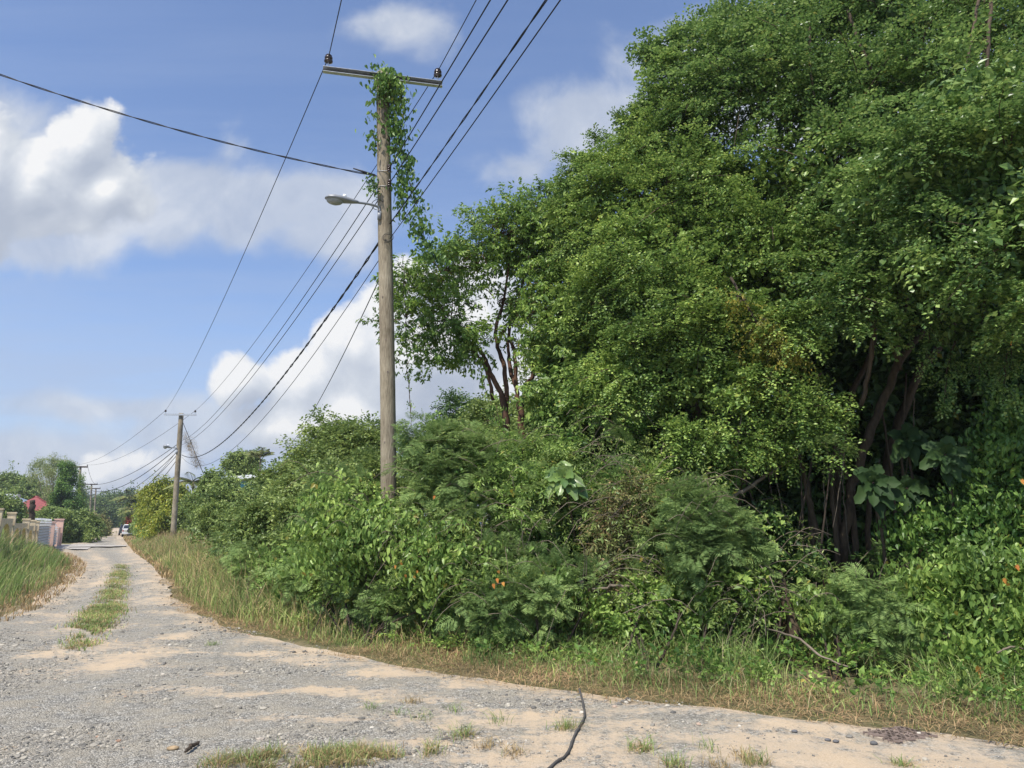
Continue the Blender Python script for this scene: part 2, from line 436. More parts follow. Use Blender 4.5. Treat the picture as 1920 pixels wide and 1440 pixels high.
def road_material():
    m, nt, out = new_mat('worn_gravel')
    tc = N(nt, 'ShaderNodeTexCoord'); V = tc.outputs['Object']
    at_ = N(nt, 'ShaderNodeAttribute', attribute_name='dirt')
    nb = N(nt, 'ShaderNodeTexNoise', inp={'Vector': V, 'Scale': 1.1, 'Detail': 9.0, 'Roughness': .68})
    nf = N(nt, 'ShaderNodeTexNoise', inp={'Vector': V, 'Scale': 9.0, 'Detail': 9.0, 'Roughness': .75})
    a1 = N(nt, 'ShaderNodeMath', operation='MULTIPLY_ADD', inp={0: nb.outputs[0], 1: 1.5, 2: -.75})
    a2 = N(nt, 'ShaderNodeMath', operation='MULTIPLY_ADD', inp={0: nf.outputs[0], 1: 1.9, 2: -.95})
    s1 = N(nt, 'ShaderNodeMath', operation='ADD', inp={0: at_.outputs['Fac'], 1: a1.outputs[0]})
    s2 = N(nt, 'ShaderNodeMath', operation='ADD', inp={0: s1.outputs[0], 1: a2.outputs[0]})
    mask = ramp(nt, s2.outputs[0], [(.34, 0.), (.50, .55), (.66, 1.)])
    vo = N(nt, 'ShaderNodeTexVoronoi', inp={'Vector': V, 'Scale': 75., 'Randomness': 1.})
    vo2 = N(nt, 'ShaderNodeTexVoronoi', inp={'Vector': V, 'Scale': 30., 'Randomness': 1.})
    sep = N(nt, 'ShaderNodeSeparateColor', inp={0: vo.outputs['Color']})
    sep2 = N(nt, 'ShaderNodeSeparateColor', inp={0: vo2.outputs['Color']})
    stone = ramp(nt, sep.outputs[0], [(0, (.085, .084, .078)), (.25, (.205, .198, .178)), (.7, (.325, .31, .272)), (.92, (.465, .44, .38)), (1, (.60, .57, .50))])
    stone2 = ramp(nt, sep2.outputs[1], [(.0, .62), (.4, .95), (1, 1.22)])
    st = N(nt, 'ShaderNodeMix', data_type='RGBA', blend_type='MULTIPLY', inp={0: 1.0, 6: stone.outputs[0], 7: stone2.outputs[0]})
    fine = N(nt, 'ShaderNodeTexNoise', inp={'Vector': V, 'Scale': 60., 'Detail': 5.0, 'Roughness': .7})
    sand = ramp(nt, fine.outputs[0], [(.3, (.395, .325, .235)), (.7, (.53, .45, .345))])
    tint = ramp(nt, nb.outputs[0], [(.3, (.90, .90, .92)), (.7, (1.08, 1.0, .90))])
    sd = N(nt, 'ShaderNodeMix', data_type='RGBA', blend_type='MULTIPLY', inp={0: 1.0, 6: sand.outputs[0], 7: tint.outputs[0]})
    # dusty grey ground between the stones
    dust = ramp(nt, fine.outputs[0], [(.3, (.30, .268, .208)), (.7, (.41, .365, .285))])
    nd = N(nt, 'ShaderNodeTexNoise', inp={'Vector': V, 'Scale': 2.7, 'Detail': 7.0, 'Roughness': .7})
    md = ramp(nt, nd.outputs[0], [(.40, .06), (.62, .82)])
    g1 = N(nt, 'ShaderNodeMix', data_type='RGBA', inp={0: md.outputs[0], 6: st.outputs[2], 7: dust.outputs[0]})
    mx = N(nt, 'ShaderNodeMix', data_type='RGBA', inp={0: mask.outputs[0], 6: g1.outputs[2], 7: sd.outputs[2]})
    inv = N(nt, 'ShaderNodeMath', operation='MULTIPLY_ADD', inp={0: mask.outputs[0], 1: -.8, 2: 1.0})
    hv = N(nt, 'ShaderNodeMath', operation='MULTIPLY_ADD', inp={0: vo.outputs['Distance'], 1: -1.6, 2: 1.0})
    hh = N(nt, 'ShaderNodeMath', operation='MULTIPLY', inp={0: hv.outputs[0], 1: inv.outputs[0]})
    h2 = N(nt, 'ShaderNodeMath', operation='ADD', inp={0: hh.outputs[0], 1: fine.outputs[0]})
    b = N(nt, 'ShaderNodeBump', inp={'Height': h2.outputs[0], 'Strength': .9, 'Distance': .010})
    p = N(nt, 'ShaderNodeBsdfPrincipled', inp={'Base Color': mx.outputs[2], 'Roughness': .92, 'Specular IOR Level': .15, 'Normal': b.outputs[0]})
    nt.links.new(p.outputs[0], out.inputs[0]); return m

def rut(X, Y):
    u = (X - xl(Y)) / (xr(Y) - xl(Y) + 1e-6); k = np.clip((Y - 11) / 8, 0, 1)
    return -k * .05 * (np.exp(-((u - .22) / .10) ** 2) + np.exp(-((u - .68) / .12) ** 2))
def grid(xs, ys, zf):
    X, Y = np.meshgrid(xs, ys)
    if callable(zf): Z = zf(X, Y)
    v = np.stack([X, Y, Z], -1).reshape(-1, 3)
    n, m = len(ys), len(xs)
    i = np.arange(n - 1)[:, None] * m + np.arange(m - 1)[None]
    f = np.stack([i, i + 1, i + m + 1, i + m], -1).reshape(-1, 4)
    return v, f

def make_ground():
    g = Geo()
    def sp(a, b, n, p=2.2): t = np.linspace(0, 1, n); return a + (b - a) * t ** p
    xs = np.r_[-sp(60, 4000, 20)[::-1][:-1], np.linspace(-60, 60, 281), sp(60, 4000, 20)[1:]]
    ys = np.r_[-sp(30, 3000, 14)[::-1][:-1], np.linspace(-30, 90, 281), sp(90, 6000, 40)[1:]]
    def z(X, Y):
        P = np.stack([X, Y, X * 0], -1)
        return gz(Y) - .05 + (fbm(P, .5, 3) - .5) * .05 - .22 * ((X > xl(Y) + .55) & (X < xr(Y) - .55) & (Y < 200))
    v, f = grid(xs, ys, z); g.add(v, None, f)
    build('ground', g, ground_material(), smooth=True, kind='structure')

DIRT = [(350, 1290, .5, .2), (450, 1300, .4, .15), (700, 1300, .6, .18), (820, 1310, .6, .15), (900, 1330, .6, .15), (1400, 1420, 1.2, .25), (1850, 1430, .8, .2), (330, 1190, .4, .35), (480, 1225, .5, .2), (120, 1180, .4, .4), (245, 1120, .3, 1.2), (1150, 1360, .8, .2), (880, 1420, .5, .15), (740, 1390, .5, .12), (640, 1350, .4, .12), (1090, 1390, .9, .5), (1180, 1410, .9, .5), (980, 1350, .7, .35), (850, 1345, .7, .3), (760, 1350, .4, .2), (1320, 1385, 1.0, .3), (1500, 1395, 1.2, .35), (1240, 1335, 1.4, .22),
        (1500, 1360, 1.6, .18), (1750, 1400, 1.2, .4), (1860, 1385, .8, .4), (240, 1230, .9, .8), (180, 1215, .8, .7), (150, 1150, .7, 1.2), (165, 1095, .7, 2.2), (185, 1060, .6, 3.5), (215, 1250, 1.0, .4),
        (415, 1265, .35, .18), (300, 1120, .5, 1.5), (300, 1085, .5, 2.5), (80, 1230, .5, .2), (640, 1245, .6, .2), (760, 1262, .7, .2), (900, 1285, .7, .2), (1080, 1300, .8, .15), (560, 1235, .5, .2),
        (1000, 1430, .5, .3), (520, 1345, .35, .12), (590, 1295, .5, .15), (1010, 1400, .5, .2), (190, 1180, .5, .6), (1300, 1410, .5, .3), (1660, 1360, 1., .2), (1050, 1440, .7, .3), (1600, 1430, .5, .3)]
def make_road():
    g = Geo()
    ys = np.r_[np.linspace(-25, 4, 30)[:-1], 4 * np.exp(np.linspace(0, math.log(215 / 4), 520))]
    us = np.linspace(0, 1, 330)
    # columns packed where the camera looks
    rows = []
    for y in ys:
        a, b = (xl(y) if y > LE[0, 1] else -30.0), (xr(y) if y > RE[0, 1] else 14.0)
        w = .08 * math.sin(y * .9) + .05 * math.sin(y * 2.3 + 1) + .03 * math.sin(y * 5.1)
        rows.append(np.stack([a - .25 + w + (b - a + .4) * us, np.full(len(us), y)], 1))
    P = np.array(rows).reshape(-1, 2)
    X, Y = P[:, 0], P[:, 1]
    p3 = np.stack([X, Y, X * 0], -1)
    z = gz(Y) + .01 + (fbm(p3, .55, 3) - .5) * .10 + (fbm(p3, 4., 3) - .5) * .034 + rut(X, Y)
    d = np.zeros(len(X))
    for px, py, sx, sy in DIRT:
        c = gp(px, py)
        d = np.maximum(d, np.exp(-((X - c[0]) / sx) ** 2 - ((Y - c[1]) / (sy * 1.3)) ** 2))
    er = (xr(Y) - X) / (.5 + .01 * Y); el = (X - xl(Y)) / (.6 + .01 * Y)
    edge = np.exp(-np.maximum(0, er) ** 2) * .5 + np.exp(-np.maximum(0, el) ** 2) * .45 * (Y > 14)
    far = np.clip((Y - 40) / 40, 0, 1)
    # crown of the track between the wheel ruts
    mid = xl(Y) * .42 + xr(Y) * .58
    tr = np.exp(-((X - (xl(Y) * .63 + xr(Y) * .37)) / (.16 * (xr(Y) - xl(Y)) + .01)) ** 2) * np.clip((Y - 16) / 6, 0, 1) * (1 - far) * .38
    z -= .030 * np.exp(-(np.maximum(0, np.minimum((xr(Y) - X), (X - xl(Y)))) / .22) ** 2)
    dirt = .10 + np.maximum.reduce([d * .52, edge, tr]) + .10 * (fbm(p3, .35, 2) > .5) 
    n, m = len(ys), len(us)
    i = np.arange(n - 1)[:, None] * m + np.arange(m - 1)[None]
    f = np.stack([i, i + 1, i + m + 1, i + m], -1).reshape(-1, 4)
    g.add(np.stack([X, Y, z], 1), None, f)
    build('road', g, road_material(), smooth=True, kind='structure', attr={'dirt': dirt})
def road_z(X, Y):
    p3 = np.stack([X, Y, np.zeros_like(X)], -1)
    return gz(Y) + .01 + (fbm(p3, .55, 3) - .5) * .10 + (fbm(p3, 4., 3) - .5) * .034 + rut(X, Y)

make_ground(); make_road()

# loose stones
def make_gravel():
    g = Geo()
    phi = (1 + 5 ** .5) / 2
    iv = np.array([[-1, phi, 0], [1, phi, 0], [-1, -phi, 0], [1, -phi, 0], [0, -1, phi], [0, 1, phi], [0, -1, -phi], [0, 1, -phi], [phi, 0, -1], [phi, 0, 1], [-phi, 0, -1], [-phi, 0, 1]]) / 1.9
    fi = np.array([[0, 11, 5], [0, 5, 1], [0, 1, 7], [0, 7, 10], [0, 10, 11], [1, 5, 9], [5, 11, 4], [11, 10, 2], [10, 7, 6], [7, 1, 8], [3, 9, 4], [3, 4, 2], [3, 2, 6], [3, 6, 8], [3, 8, 9], [4, 9, 5], [2, 4, 11], [6, 2, 10], [8, 6, 7], [9, 8, 1]])
    n = 260000
    u = rng.random(n); Y = 4.2 * np.exp(u * math.log(34 / 4.2)); X = (rng.random(n) * 2 - 1) * .75 * Y
    P = np.stack([X, Y, X * 0], -1)
    k = (X > xl(Y) + .1) & (X < xr(Y) + .15)
    d = np.zeros(n)
    for px, py, sx, sy in DIRT:
        c = gp(px, py); d = np.maximum(d, np.exp(-((X - c[0]) / sx) ** 2 - ((Y - c[1]) / (sy * 1.3)) ** 2))
    k &= (fbm(P, 1.3, 3) > .40 + rng.random(n) * .16) & (rng.random(n) > d * 1.05)
    X, Y = X[k], Y[k]; n = len(X)
    s = np.minimum(.005 + rng.pareto(2.8, n) * .005, .028) * (1 + Y * .02)
    Z = road_z(X, Y) + s * .15
    oc = np.array([[1, 0, 0], [-1, 0, 0], [0, 1, 0], [0, -1, 0], [0, 0, 1], [0, 0, -1.]]); fo = np.array([[0, 2, 4], [2, 1, 4], [1, 3, 4], [3, 0, 4], [2, 0, 5], [1, 2, 5], [3, 1, 5], [0, 3, 5]])
    big = s > .011
    for q in range(10):
        i = np.nonzero((np.arange(n) % 5 == q % 5) & (big if q < 5 else ~big))[0]
        src, fs = (iv, fi) if q < 5 else (oc, fo)
        base = src * (1 + rng.normal(0, .16, src.shape)) * np.array([1, .8, .55])
        a = rng.random(len(i)) * 6.28
        c, sn = np.cos(a), np.sin(a)
        V = np.stack([base[None, :, 0] * c[:, None] - base[None, :, 1] * sn[:, None], base[None, :, 0] * sn[:, None] + base[None, :, 1] * c[:, None], np.broadcast_to(base[None, :, 2], (len(i), len(src)))], -1)
        V = V * s[i][:, None, None] + np.stack([X[i], Y[i], Z[i]], 1)[:, None]
        g.add(V.reshape(-1, 3), (fs[None] + (np.arange(len(i)) * len(src))[:, None, None]).reshape(-1, 3))
    m, nt, out = new_mat('loose_stone')
    geo = N(nt, 'ShaderNodeNewGeometry')
    c = ramp(nt, geo.outputs['Random Per Island'], [(0, (.11, .105, .095)), (.35, (.22, .205, .175)), (.7, (.33, .30, .245)), (.95, (.44, .40, .32)), (.985, (.52, .48, .40)), (1, (.34, .20, .13))])
    p = N(nt, 'ShaderNodeBsdfPrincipled', inp={'Base Color': c.outputs[0], 'Roughness': .85, 'Specular IOR Level': .25})
    nt.links.new(p.outputs[0], out.inputs[0])
    build('gravel', g, m, kind='stuff', label='loose grey and tan stones scattered over the road', cat='gravel')
make_gravel()

# ------------------------------------------------------------------ grass
def blades(g, P, H, W, lean=.5, z=None, wind=(0, 0), curve=1.0):
    n = len(P)
    if n == 0: return
    z = gz(P[:, 1]) - .02 if z is None else z
    a = rng.random(n) * 6.283
    d = np.stack([np.cos(a), np.sin(a)], 1) * (lean * rng.random(n) ** .7)[:, None] + np.array(wind)
    s = np.stack([-np.sin(a + rng.normal(0, .6, n)), np.cos(a + rng.normal(0, .6, n))], 1)
    V = np.zeros((n, 7, 3), np.float32)
    for k, (t, w) in enumerate(((0, .8), (.4, 1.), (.75, .7))):
        off = d * (H * t ** (1 + curve))[:, None]
        zz = z + H * t * (1 - .25 * np.linalg.norm(d, axis=1) * t)
        for q, sg in enumerate((-1, 1)):
            V[:, 2 * k + q, :2] = P + off + s * (sg * W * w / 2)[:, None]; V[:, 2 * k + q, 2] = zz
    V[:, 6, :2] = P + d * H[:, None]; V[:, 6, 2] = z + H * (1 - .30 * np.linalg.norm(d, axis=1))
    o = (np.arange(n) * 7)[:, None, None]
    g.add(V.reshape(-1, 3), (np.array([[4, 5, 6]])[None] + o).reshape(-1, 3), (np.array([[0, 1, 3, 2], [2, 3, 5, 4]])[None] + o).reshape(-1, 4))

def P3(p): return np.stack([p[:, 0], p[:, 1], p[:, 0] * 0], -1)

def make_grass():
    # dry cut grass at the road's edge
    g = Geo()
    p, o = verge_pts(RE, 60000, -.12, 1.35, 4.5, 26, 1, .9)
    o = o - .22 * (vnoise(P3(p), 1.1) - .5); k = o > -.12; p = p[k]; o = o[k]
    k = (vnoise(P3(p), 2.2) * .5 + vnoise(P3(p), .9) * .5) > .25 + .22 * (o < .12)
    p = p[k]; o = o[k]
    blades(g, p, rng.uniform(.02, .07, len(p)) * (1 + .6 * vnoise(P3(p), .8)), np.full(len(p), .0065), 4.5)
    q_, o_ = verge_pts(RE, 1500, .25, 1.6, 4.5, 22, 1); blades(g, q_, rng.uniform(.12, .35, len(q_)), np.full(len(q_), .006), 1.6)
    p, o = verge_pts(LE, 9000, -.2, 1.0, 12, 45, -1)
    blades(g, p, rng.uniform(.06, .2, len(p)), np.full(len(p), .014), 1.2)
    build('dry_grass', g, L['brown'], kind='stuff', label='short dead brown grass along the road edge', cat='grass')
    g = Geo()
    p, o = verge_pts(RE, 45000, .05, 1.6, 4.5, 30, 1, .8)
    k = vnoise(P3(p), 1.7) > .38
    p = p[k]; blades(g, p, rng.uniform(.03, .09, len(p)), np.full(len(p), .006), 3.2)
    p, o = verge_pts(RE, 12000, 0, 2.5, 24, 105, 1)
    blades(g, p, rng.uniform(.1, .3, len(p)), .02 + p[:, 1] * .0006, 1.1)
    build('straw_grass', g, L['straw'], kind='stuff', label='pale straw coloured grass strip beside the road', cat='grass')
    # green grass rising behind it
    g = Geo()
    p, o = verge_pts(RE, 95000, .35, 3.8, 4.5, 24, 1, .8)
    k = vnoise(P3(p), 1.1) + .1 > .32
    p = p[k]; o = o[k]
    H = (.10 + .22 * np.clip((o - .4) / 1.3, 0, 1)) * rng.uniform(.6, 1.5, len(p)) * (.5 + vnoise(P3(p), .9) * 1.1)
    H *= np.clip(1.5 - p[:, 0] * .14, .62, 1.25)
    blades(g, p, H, rng.uniform(.005, .009, len(p)), 1.35, curve=.8)
    build('green_grass', g, L['grass'], kind='stuff', label='green grass growing between the road edge and the bushes', cat='grass')
    # tall verge grass farther along on the right, gone to seed
    g = Geo(); gs = Geo()
    p, o = verge_pts(RE, 85000, .1, 4.6, 9.5, 70, 1, .75)
    k = (o > .2 + .25 * rng.random(len(o)))
    p = p[k]; o = o[k]
    near = np.clip((p[:, 1] - 9.5) / 5, 0, 1)
    H = (.20 + .78 * np.clip(o / 2.0, 0, 1)) * rng.uniform(.55, 1.2, len(p)) * near * np.clip(1.25 - p[:, 1] * .004, .6, 1.2)
    blades(g, p, H + .02, .006 + p[:, 1] * .0005, .85, curve=.9)
    k = (rng.random(len(p)) < .10) & (p[:, 1] < 55)
    q = p[k] + rng.normal(0, .1, (k.sum(), 2))
    blades(gs, q, H[k] * 1.25 + .15, .004 + q[:, 1] * .0004, .55, curve=1.4)
    build('tall_grass', g, L['grassy'], kind='stuff', label='tall green and straw grass on the right verge', cat='grass')
    build('seed_grass', gs, L['straw'], kind='stuff', label='straw seed stalks above the right verge grass', cat='grass')
    # big stand on the left
    g = Geo(); gs = Geo()
    p, o = verge_pts(LE, 60000, .35, 11, 10.5, 52, -1, .8)
    k = vnoise(P3(p), .35) > .12
    p = p[k]; o = o[k]
    H = (.25 + 1.45 * np.clip((o - .2) / 3.2, 0, 1)) * rng.uniform(.55, 1.15, len(p)) * (.75 + .5 * vnoise(P3(p), .4)) * np.clip(1.2 - p[:, 1] * .006, .55, 1.1)
    blades(g, p, H, .007 + p[:, 1] * .0004, .55, wind=(.16, 0), curve=1.1)
    k = rng.random(len(p)) < .05
    blades(gs, p[k], H[k] * 1.15, .006 + p[k, 1] * .0004, .7, wind=(.25, 0), curve=1.1)
    build('meadow_grass', g, L['grass'], kind='stuff', label='waist high green grass on the left of the road', cat='grass')
    build('meadow_seed_grass', gs, L['straw'], kind='stuff', label='dry stalks in the tall grass left of the road', cat='grass')
    # grass strip between the wheel tracks
    g = Geo(); gy = Geo()
    pts = []
    for (a, b, w, n) in (((150, 1215), (185, 1165), .20, 1500), ((165, 1180), (198, 1140), .30, 4200), ((190, 1160), (214, 1105), .26, 4200), ((214, 1105), (224, 1075), .26, 3600), ((224, 1078), (229, 1060), .22, 1500)):
        A, C = gp(*a)[:2], gp(*b)[:2]
        t = rng.random(n)[:, None]
        pts.append(A + (C - A) * t + rng.normal(0, 1, (n, 2)) * np.array([w, .35]) * .55)
    p = np.vstack(pts); p = p[vnoise(P3(p), .9) * .35 + vnoise(P3(p), 5) * .65 > .34]
    z = road_z(p[:, 0], p[:, 1])
    h = len(p) // 2
    rng.shuffle(p); z = road_z(p[:, 0], p[:, 1])
    blades(g, p[:h], rng.uniform(.04, .11, h), np.full(h, .011), 1.4, z=z[:h])
    blades(gy, p[h:], rng.uniform(.03, .09, len(p) - h), np.full(len(p) - h, .011), 1.3, z=z[h:])
    # strip at the bottom edge of the view
    for (a, b, w, n) in (((380, 1436), (560, 1428), .10, 900), ((480, 1432), (690, 1418), .12, 1700), ((600, 1425), (820, 1412), .09, 1300), ((470, 1445), (700, 1440), .08, 900), ((1440, 1436), (1380, 1428), .1, 200)):
        A, C = gp(*a)[:2], gp(*b)[:2]
        t = rng.random(n)[:, None]
        c = A + (C - A) * t + rng.normal(0, 1, (n, 2)) * np.array([.05, w]) * .6
        c = c[vnoise(P3(c), 7.) > .38]; n = len(c)
        z = road_z(c[:, 0], c[:, 1])
        h = n // 3
        blades(g, c[:h], rng.uniform(.04, .14, h), np.full(h, .0042), 1.2, z=z[:h])
        blades(gy, c[h:], rng.uniform(.03, .12, n - h), np.full(n - h, .0042), 1.9, z=z[h:])
    build('track_grass', g, L['grass'], kind='stuff', label='green grass growing on the crown of the road', cat='grass')
    build('track_straw_grass', gy, L['straw'], kind='stuff', label='dry grass growing on the crown of the road', cat='grass')
make_grass()

TUFTS = [(695, 1322, .11, 'g', 'dry and green grass tuft leftmost in the row on the sandy patch'),
 (742, 1330, .10, 'g', 'thin green grass tuft second from the left on the sandy patch'),
 (772, 1310, .09, 's', 'low straw grass tuft behind the thin green one near the verge'),
 (792, 1340, .12, 'g', 'wispy dark green grass tuft in front of the low straw one'),
 (848, 1325, .11, 'g', 'bright green tipped grass tuft at the back of the sandy patch'),
 (864, 1375, .15, 'm', 'largest rounded green and straw grass tuft in the middle of the road'),
 (938, 1345, .15, 'g', 'grass tuft of a few long leaning green blades'),
 (912, 1393, .10, 's', 'pale straw grass tuft just right of the largest one'),
 (962, 1408, .10, 's', 'whitish dry grass tuft nearest the cable on its left'),
 (1062, 1362, .12, 'm', 'dense green grass tuft touching the left side of the black cable'),
 (1198, 1398, .14, 'm', 'green and straw grass tuft first to the right of the cable'),
 (1262, 1430, .13, 'm', 'grass tuft at the bottom edge right of the cable'),
 (1322, 1400, .13, 'g', 'loose green grass tuft left of the drain cover'),
 (1390, 1412, .10, 's', 'small straw grass tuft right of the loose green one'),
 (1345, 1432, .11, 's', 'dead grass tuft at the bottom edge below the loose green one'),
 (1690, 1425, .10, 'm', 'sparse green grass tuft in front of the drain cover'),
 (130, 1210, .14, 'm', 'small dark grass tuft on the left wheel track'),
 (400, 1203, .10, 'g', 'tiny green tuft near the bend of the right verge')]
for px, py, h, c, lab in TUFTS:
    b = gp(px, py + 6); b[2] = float(road_z(np.array([b[0]]), np.array([b[1]]))[0]) - .01
    t = thing('grass_tuft', lab, 'grass tuft', b, 'grass tufts on the road')
    n = 70 if c != 'g' else 34
    if py < 1250: n = 60
    p = b[:2] + rng.normal(0, .035 + h * .12, (n, 2))
    g = Geo(); blades(g, p, rng.uniform(.5, 1.15, n) * h, np.full(n, .0042), 1.5, z=np.full(n, b[2]))
    build('blades', g, L['grass'] if c != 's' else L['straw'], t)
    if c == 'm':
        g = Geo(); blades(g, p + .01, rng.uniform(.3, .8, n) * h, np.full(n, .0045), 2.2, z=np.full(n, b[2]))
        build('dry_blades', g, L['straw'], t)
# ------------------------------------------------------------------ sky
SUN = unit([-.42, -.62, 1.28])          # towards the sun: behind the viewer's left shoulder
def make_world():
    K0 = 1.0
    w = bpy.data.worlds.new('World'); sc.world = w; w.use_nodes = True
    nt = w.node_tree; nt.nodes.clear()
    out = nt.nodes.new('ShaderNodeOutputWorld')
    sky = N(nt, 'ShaderNodeTexSky', sky_type='NISHITA', sun_disc=False)
    sky.sun_elevation = math.asin(SUN[2]); sky.sun_rotation = math.atan2(SUN[0], SUN[1])
    sky.air_density = 1.0; sky.dust_density = .6; sky.ozone_density = 2.0
    tc = N(nt, 'ShaderNodeTexCoord')
    sx = N(nt, 'ShaderNodeSeparateXYZ', inp={0: tc.outputs['Generated']})
    ym = N(nt, 'ShaderNodeMath', operation='MAXIMUM', inp={0: sx.outputs[1], 1: .05})
    a = N(nt, 'ShaderNodeMath', operation='DIVIDE', inp={0: sx.outputs[0], 1: ym.outputs[0]})
    b = N(nt, 'ShaderNodeMath', operation='DIVIDE', inp={0: sx.outputs[2], 1: ym.outputs[0]})
    p = N(nt, 'ShaderNodeCombineXYZ', inp={0: a.outputs[0], 1: b.outputs[0], 2: 0.})
    tint = N(nt, 'ShaderNodeVectorMath', operation='MULTIPLY', inp={0: sky.outputs[0], 1: (1.02, 1.06, 1.20)})
    # a group that measures how deep a direction lies inside the cloud masses
    def field_group(name, blobs, amp, sc1, detail):
        gr = bpy.data.node_groups.new(name, 'ShaderNodeTree')
        gr.interface.new_socket('P', in_out='INPUT', socket_type='NodeSocketVector')
        gr.interface.new_socket('F', in_out='OUTPUT', socket_type='NodeSocketFloat')
        gi = gr.nodes.new('NodeGroupInput'); go = gr.nodes.new('NodeGroupOutput')
        n0 = N(gr, 'ShaderNodeTexNoise', inp={'Vector': gi.outputs[0], 'Scale': sc1, 'Detail': detail, 'Roughness': .55, 'Distortion': .25})
        n1 = N(gr, 'ShaderNodeTexNoise', inp={'Vector': gi.outputs[0], 'Scale': sc1 * .4, 'Detail': 2.})
        wv = N(gr, 'ShaderNodeVectorMath', operation='MULTIPLY_ADD', inp={0: n1.outputs['Color'], 1: (.10, .10, 0), 2: (-.05, -.05, 0)})
        pp = N(gr, 'ShaderNodeVectorMath', operation='ADD', inp={0: gi.outputs[0], 1: wv.outputs[0]})
        cur = None
        for (cx, cy, rx, ry, wt) in blobs:
            d = ray(cx, cy); ca, cb = d[0] / d[1], d[2] / d[1]
            s = (abs(ray(cx + rx, cy)[0] / ray(cx + rx, cy)[1] - ca), abs(ray(cx, cy - ry)[2] / ray(cx, cy - ry)[1] - cb))
            m = N(gr, 'ShaderNodeMapping', vector_type='TEXTURE', inp={'Vector': pp.outputs[0], 'Location': (ca, cb, 0), 'Scale': (s[0], s[1], 1)})
            l = N(gr, 'ShaderNodeVectorMath', operation='LENGTH', inp={0: m.outputs[0]}); wt = wt * (s[0] * s[1]) ** .5 / .062
            v = N(gr, 'ShaderNodeMath', operation='MULTIPLY_ADD', inp={0: l.outputs['Value'], 1: -wt, 2: wt})
            if cur is None: cur = v.outputs[0]
            else:
                q = N(gr, 'ShaderNodeMath', operation='SMOOTH_MAX', inp={0: cur, 1: v.outputs[0], 2: .30}); cur = q.outputs[0]
        na = N(gr, 'ShaderNodeMath', operation='MULTIPLY_ADD', inp={0: n0.outputs[0], 1: amp, 2: -amp * .5})
        f = N(gr, 'ShaderNodeMath', operation='ADD', inp={0: cur, 1: na.outputs[0]})
        gr.links.new(f.outputs[0], go.inputs[0]); return gr
    def use(gr, vec):
        n = nt.nodes.new('ShaderNodeGroup'); n.node_tree = gr; nt.links.new(vec, n.inputs[0]); return n.outputs[0]
    cum = field_group('cumulus', [
        (152, 262, 92, 88, 1), (60, 330, 130, 100, 1), (215, 335, 92, 86, 1), (-60, 340, 150, 140, 1), (100, 400, 130, 60, .8), (-80, 470, 120, 70, .8), (265, 375, 55, 40, .9),
        (765, 530, 70, 62, 1), (715, 590, 85, 75, 1), (660, 660, 100, 90, 1), (580, 715, 110, 75, 1), (450, 712, 85, 58, 1), (800, 680, 200, 160, 1), (640, 780, 210, 75, 1), (520, 790, 120, 50, .8), (900, 620, 120, 160, 1),
        (1010, 720, 200, 160, 1),
        (200, 868, 60, 42, 1), (270, 862, 55, 40, 1), (330, 880, 60, 30, .7), (15, 905, 60, 25, .8)], 1.7, 11.0, 7.)
    soft = field_group('wisps', [
        (320, 390, 150, 90, 1.2), (450, 400, 140, 85, 1.2), (560, 390, 130, 85, 1), (640, 430, 100, 95, 1), (560, 450, 110, 50, 1), (420, 310, 40, 60, .4), (70, 440, 210, 85, .9), (30, 240, 110, 90, .7),
        (730, 62, 120, 44, .8), (790, 80, 60, 40, .6), (1120, 240, 145, 110, .85), (1010, 310, 90, 40, .5), (1200, 200, 100, 90, .7), (1500, 150, 400, 150, .5),
        (250, 765, 330, 34, .6), (80, 860, 260, 60, .6), (480, 800, 300, 70, .7), (100, 930, 500, 50, .8), (-300, 500, 300, 200, .8)], 2.0, 7.5, 6.)
    F0 = use(cum, p.outputs[0])
    off = N(nt, 'ShaderNodeVectorMath', operation='ADD', inp={0: p.outputs[0], 1: (-.020, .035, 0)})
    F1 = use(cum, off.outputs[0])
    mk = N(nt, 'ShaderNodeMapRange', interpolation_type='SMOOTHSTEP', inp={0: F0, 1: -.02, 2: .30, 4: .97})
    # soft shading: bright where the cloud thins towards the light, grey at the base and deep inside
    df = N(nt, 'ShaderNodeMath', operation='SUBTRACT', inp={0: F0, 1: F1})
    sh = N(nt, 'ShaderNodeMapRange', inp={0: df.outputs[0], 1: -.62, 2: .58})
    cc = ramp(nt, sh.outputs[0], [(0, (.52, .58, .70)), (.35, (.62, .675, .78)), (.62, (.75, .80, .88)), (.85, (.92, .95, 1.0)), (1, (1.08, 1.08, 1.08))])
    S0 = use(soft, p.outputs[0])
    mks = N(nt, 'ShaderNodeMapRange', interpolation_type='SMOOTHSTEP', inp={0: S0, 1: -.20, 2: .62, 4: .80})
    sn_ = N(nt, 'ShaderNodeTexNoise', inp={'Vector': p.outputs[0], 'Scale': 8., 'Detail': 5., 'Roughness': .6, 'Distortion': .4})
    sr_ = N(nt, 'ShaderNodeMapRange', inp={0: sn_.outputs[0], 1: .34, 2: .68})
    sc_ = ramp(nt, sr_.outputs[0], [(0, (K0 * .58, K0 * .65, K0 * .79)), (.5, (K0 * .70, K0 * .76, K0 * .87)), (1, (K0 * .90, K0 * .93, K0 * .98))])
    # streaky high veil, thicker low down
    ms = N(nt, 'ShaderNodeMapping', inp={'Vector': p.outputs[0], 'Rotation': (0, 0, .12), 'Scale': (1.0, 9., 1)})
    ns = N(nt, 'ShaderNodeTexNoise', inp={'Vector': ms.outputs[0], 'Scale': 1.3, 'Detail': 8., 'Roughness': .6})
    ve = N(nt, 'ShaderNodeMapRange', inp={0: ns.outputs[0], 1: .38, 2: .72})
